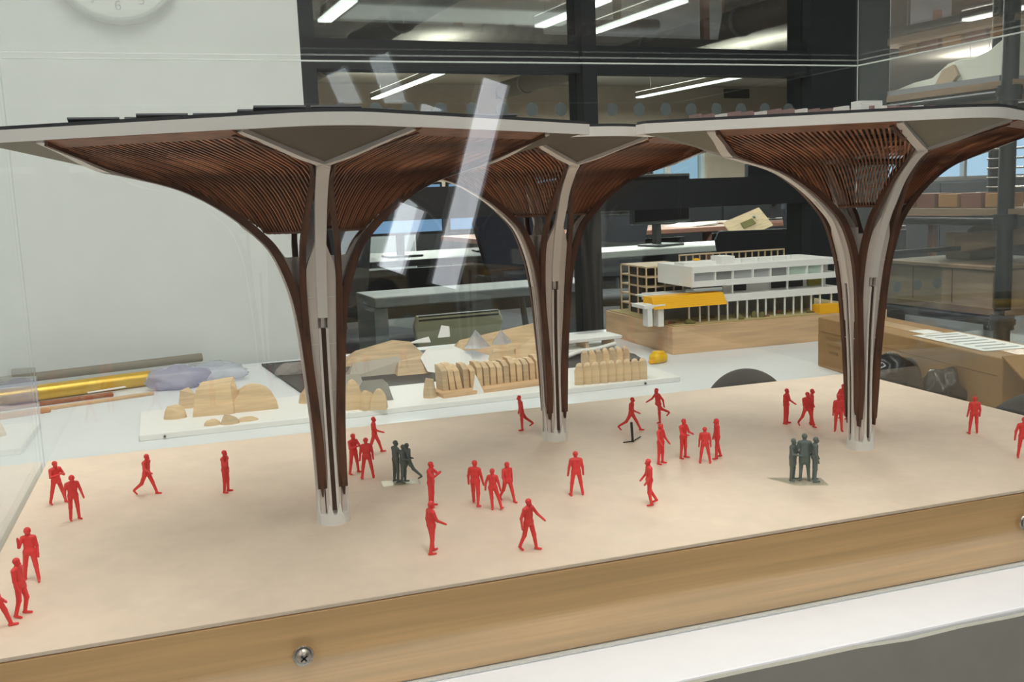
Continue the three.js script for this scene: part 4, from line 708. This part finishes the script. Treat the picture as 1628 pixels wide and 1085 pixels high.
function monitor(label, x, y, z, turn, w, lit) {
  const t = placed('monitor', label, 'monitor', x, y, z, turn); mesh('base', rb(.2, .012, .16, .005, 0, .006, 0), M.plastic, t); mesh('stand', bx(.04, .14, .03, 0, .08, -.03), M.plastic, t); mesh('shell', rb(w, w * .58, .03, .006, 0, .12 + w * .29, 0), M.plastic, t); mesh('screen', bx(w - .03, w * .58 - .03, .002, 0, .12 + w * .29, .016), lit ? M.screenGlow : M.screen, t);
}
monitor('bluish lit monitor on dark desk left of mullion', 1.55, -.10, -5.5, 0, .5, true);
monitor('bluish lit monitor next to another on dark desk', 2.1, -.10, -5.55, -.15, .5, true);
monitor('grey dark monitor on the long pale desk', 2.75, -.075, -4.7, .3, .45, false);
monitor('lit monitor on the left brown desk', 2.75, -.05, -6.45, 0, .5, true);
monitor('dark monitor on the left brown desk', 3.45, -.05, -6.4, .1, .5, false);
monitor('dark monitor on the right brown desk', 4.9, -.05, -6.6, 0, .55, false);
monitor('lit monitor on the right brown desk', 5.7, -.05, -6.6, 0, .55, true);
{
  const a = placed('presentation_board', 'tilted white board with dark picture on long desk', 'board', 3.28, -.058, -4.66, -.35); const s = mesh('sheet', bx(.24, .14, .006), M.paleblock, a); s.position.set(0, .075, 0); s.rotation.set(-.7, 0, .42); const p = mesh('picture', bx(.08, .04, .002), M.shrub, a); p.position.set(0, .0795, .0045); p.rotation.set(-.7, 0, .42); mesh('prop', rod(V3(.06, 0, -.1), V3(.04, .12, -.02), .008), M.greyPanel, a);
  const b = placed('black_cabinet', 'tall black box cabinet behind white building model', 'cabinet', 3.66, FLOOR, -4.15); mesh('body', rb(.26, .86, .3, .008, 0, .43, 0), M.black, b); mesh('door', rb(.24, .82, .012, .003, 0, .43, .154), M.plastic, b); mesh('handle', rod(V3(.09, .5, .168), V3(.09, .66, .168), .006), M.steel, b);
  const c = placed('small_cabinet', 'pale grey cabinet standing behind left glass bay', 'cabinet', 1.75, FLOOR, -6.8); mesh('body', rb(.42, .9, .4, .008, 0, .45, 0), M.desk, c); mesh('door', rb(.4, .8, .012, .003, 0, .45, .204), M.greyPanel, c);
  const d = placed('parcel', 'small orange brown parcel beyond the left glass bay', 'box', 1.17, -.10, -5.45); mesh('body', rb(.13, .16, .1, .004, 0, .08, 0), M.cardboard, d); mesh('paper_top', rb(.12, .05, .09, .004, 0, .186, 0), M.paper, d);
  const e = placed('paper_pile', 'loose white papers on the left brown desk', 'papers', 3.9, -.05, -6.3); for (let k = 0; k < 4; k++) { const s2 = mesh('sheet', bx(.21, .004, .28, .03 * k, .002 + .005 * k, .02 * k), M.paper, e); s2.rotation.y = .3 * k; }
  const g = placed('orange_folder', 'orange folder on the long pale desk', 'folder', 3.55, -.075, -4.66, .3); mesh('cover', rb(.2, .02, .14, .004, 0, .01, 0), std(0xc98a4a, .6), g); mesh('pages', rb(.19, .012, .13, .002, 0, .026, 0), M.paper, g);
  const v = [['left grey air vent on the far wall', 4.9, 1.49, .15, .12], ['wide grey air vent on far wall, right bay', 8.5, 1.515, .42, .13], ['small grey air vent right of the wide vent', 9.3, 1.2, .2, .1]];
  for (const [l, x, y, w, hh] of v) { const q = placed('air_vent', l, 'vent', x, y, -12.34); mesh('frame', bx(w, hh, .03), M.vent, q); for (let k = 0; k < 5; k++) mesh('louvre', bx(w * .9, hh * .06, .012, 0, hh * (-.36 + .18 * k), .018), M.duct, q); }
  const dk = [['long dark duct under office ceiling, left', 2.0, 1.42, -8, .09, 6], ['long dark duct under office ceiling, right', 4.6, 1.45, -8, .1, 7]];
  for (const [l, x, y, z, r, len] of dk) { const q = placed('ceiling_duct', l, 'duct', x, y, z); mesh('pipe', new THREE.CylinderGeometry(r, r, len, 20).rotateX(Math.PI / 2), M.duct, q); for (let k = -2; k <= 2; k++) mesh('collar', new THREE.CylinderGeometry(r + .012, r + .012, .04, 20).rotateX(Math.PI / 2).translate(0, 0, k * len / 5), M.greyPanel, q); }
  const h = placed('storage_row', 'low dark storage row across the far office', 'cabinet', 6.5, FLOOR, -9.2); mesh('carcass', rb(9, 1.06, .4, .01, 0, .53, 0), M.frame, h); for (let k = 0; k < 9; k++) mesh('door', rb(.96, 1.0, .015, .004, -4 + k, .53, .205), M.plastic, h);
}
// lit strips behind the viewer, seen mirrored in the front pane
for (const [x0, y0, x1, y1, l] of [[1.034, .608, .820, -.073, 'leaning lit strip mirrored in front pane, longer of two'], [.726, .20, .640, -.008, 'leaning lit strip mirrored in front pane, shorter of two']]) {
  const a = V3(x0, y0, 2.2), b = V3(x1, y1, 2.2), L = a.distanceTo(b), c = a.clone().add(b).multiplyScalar(.5), t = thing('strip_light', l, 'lamp', c); t.rotation.z = -Math.atan2(x0 - x1, y0 - y1);
  mesh('housing', rb(.12, L + .02, .03, .006, 0, 0, .018), M.greyPanel, t); mesh('diffuser', rb(.085, L, .01, .004), M.glowSoft, t); mesh('bracket', bx(.02, .02, .24, 0, 0, .15), M.greyPanel, t);
  const li = new THREE.RectAreaLight(0xf2f6ff, 1.0, .1, L); li.position.copy(c).add(V3(0, 0, -.008)); li.rotation.set(0, 0, 0); li.rotation.z = t.rotation.z; scene.add(li);
}
scene.traverse(o => { if (o.isLight) o.castShadow = true; });
renderer.render(scene, camera);
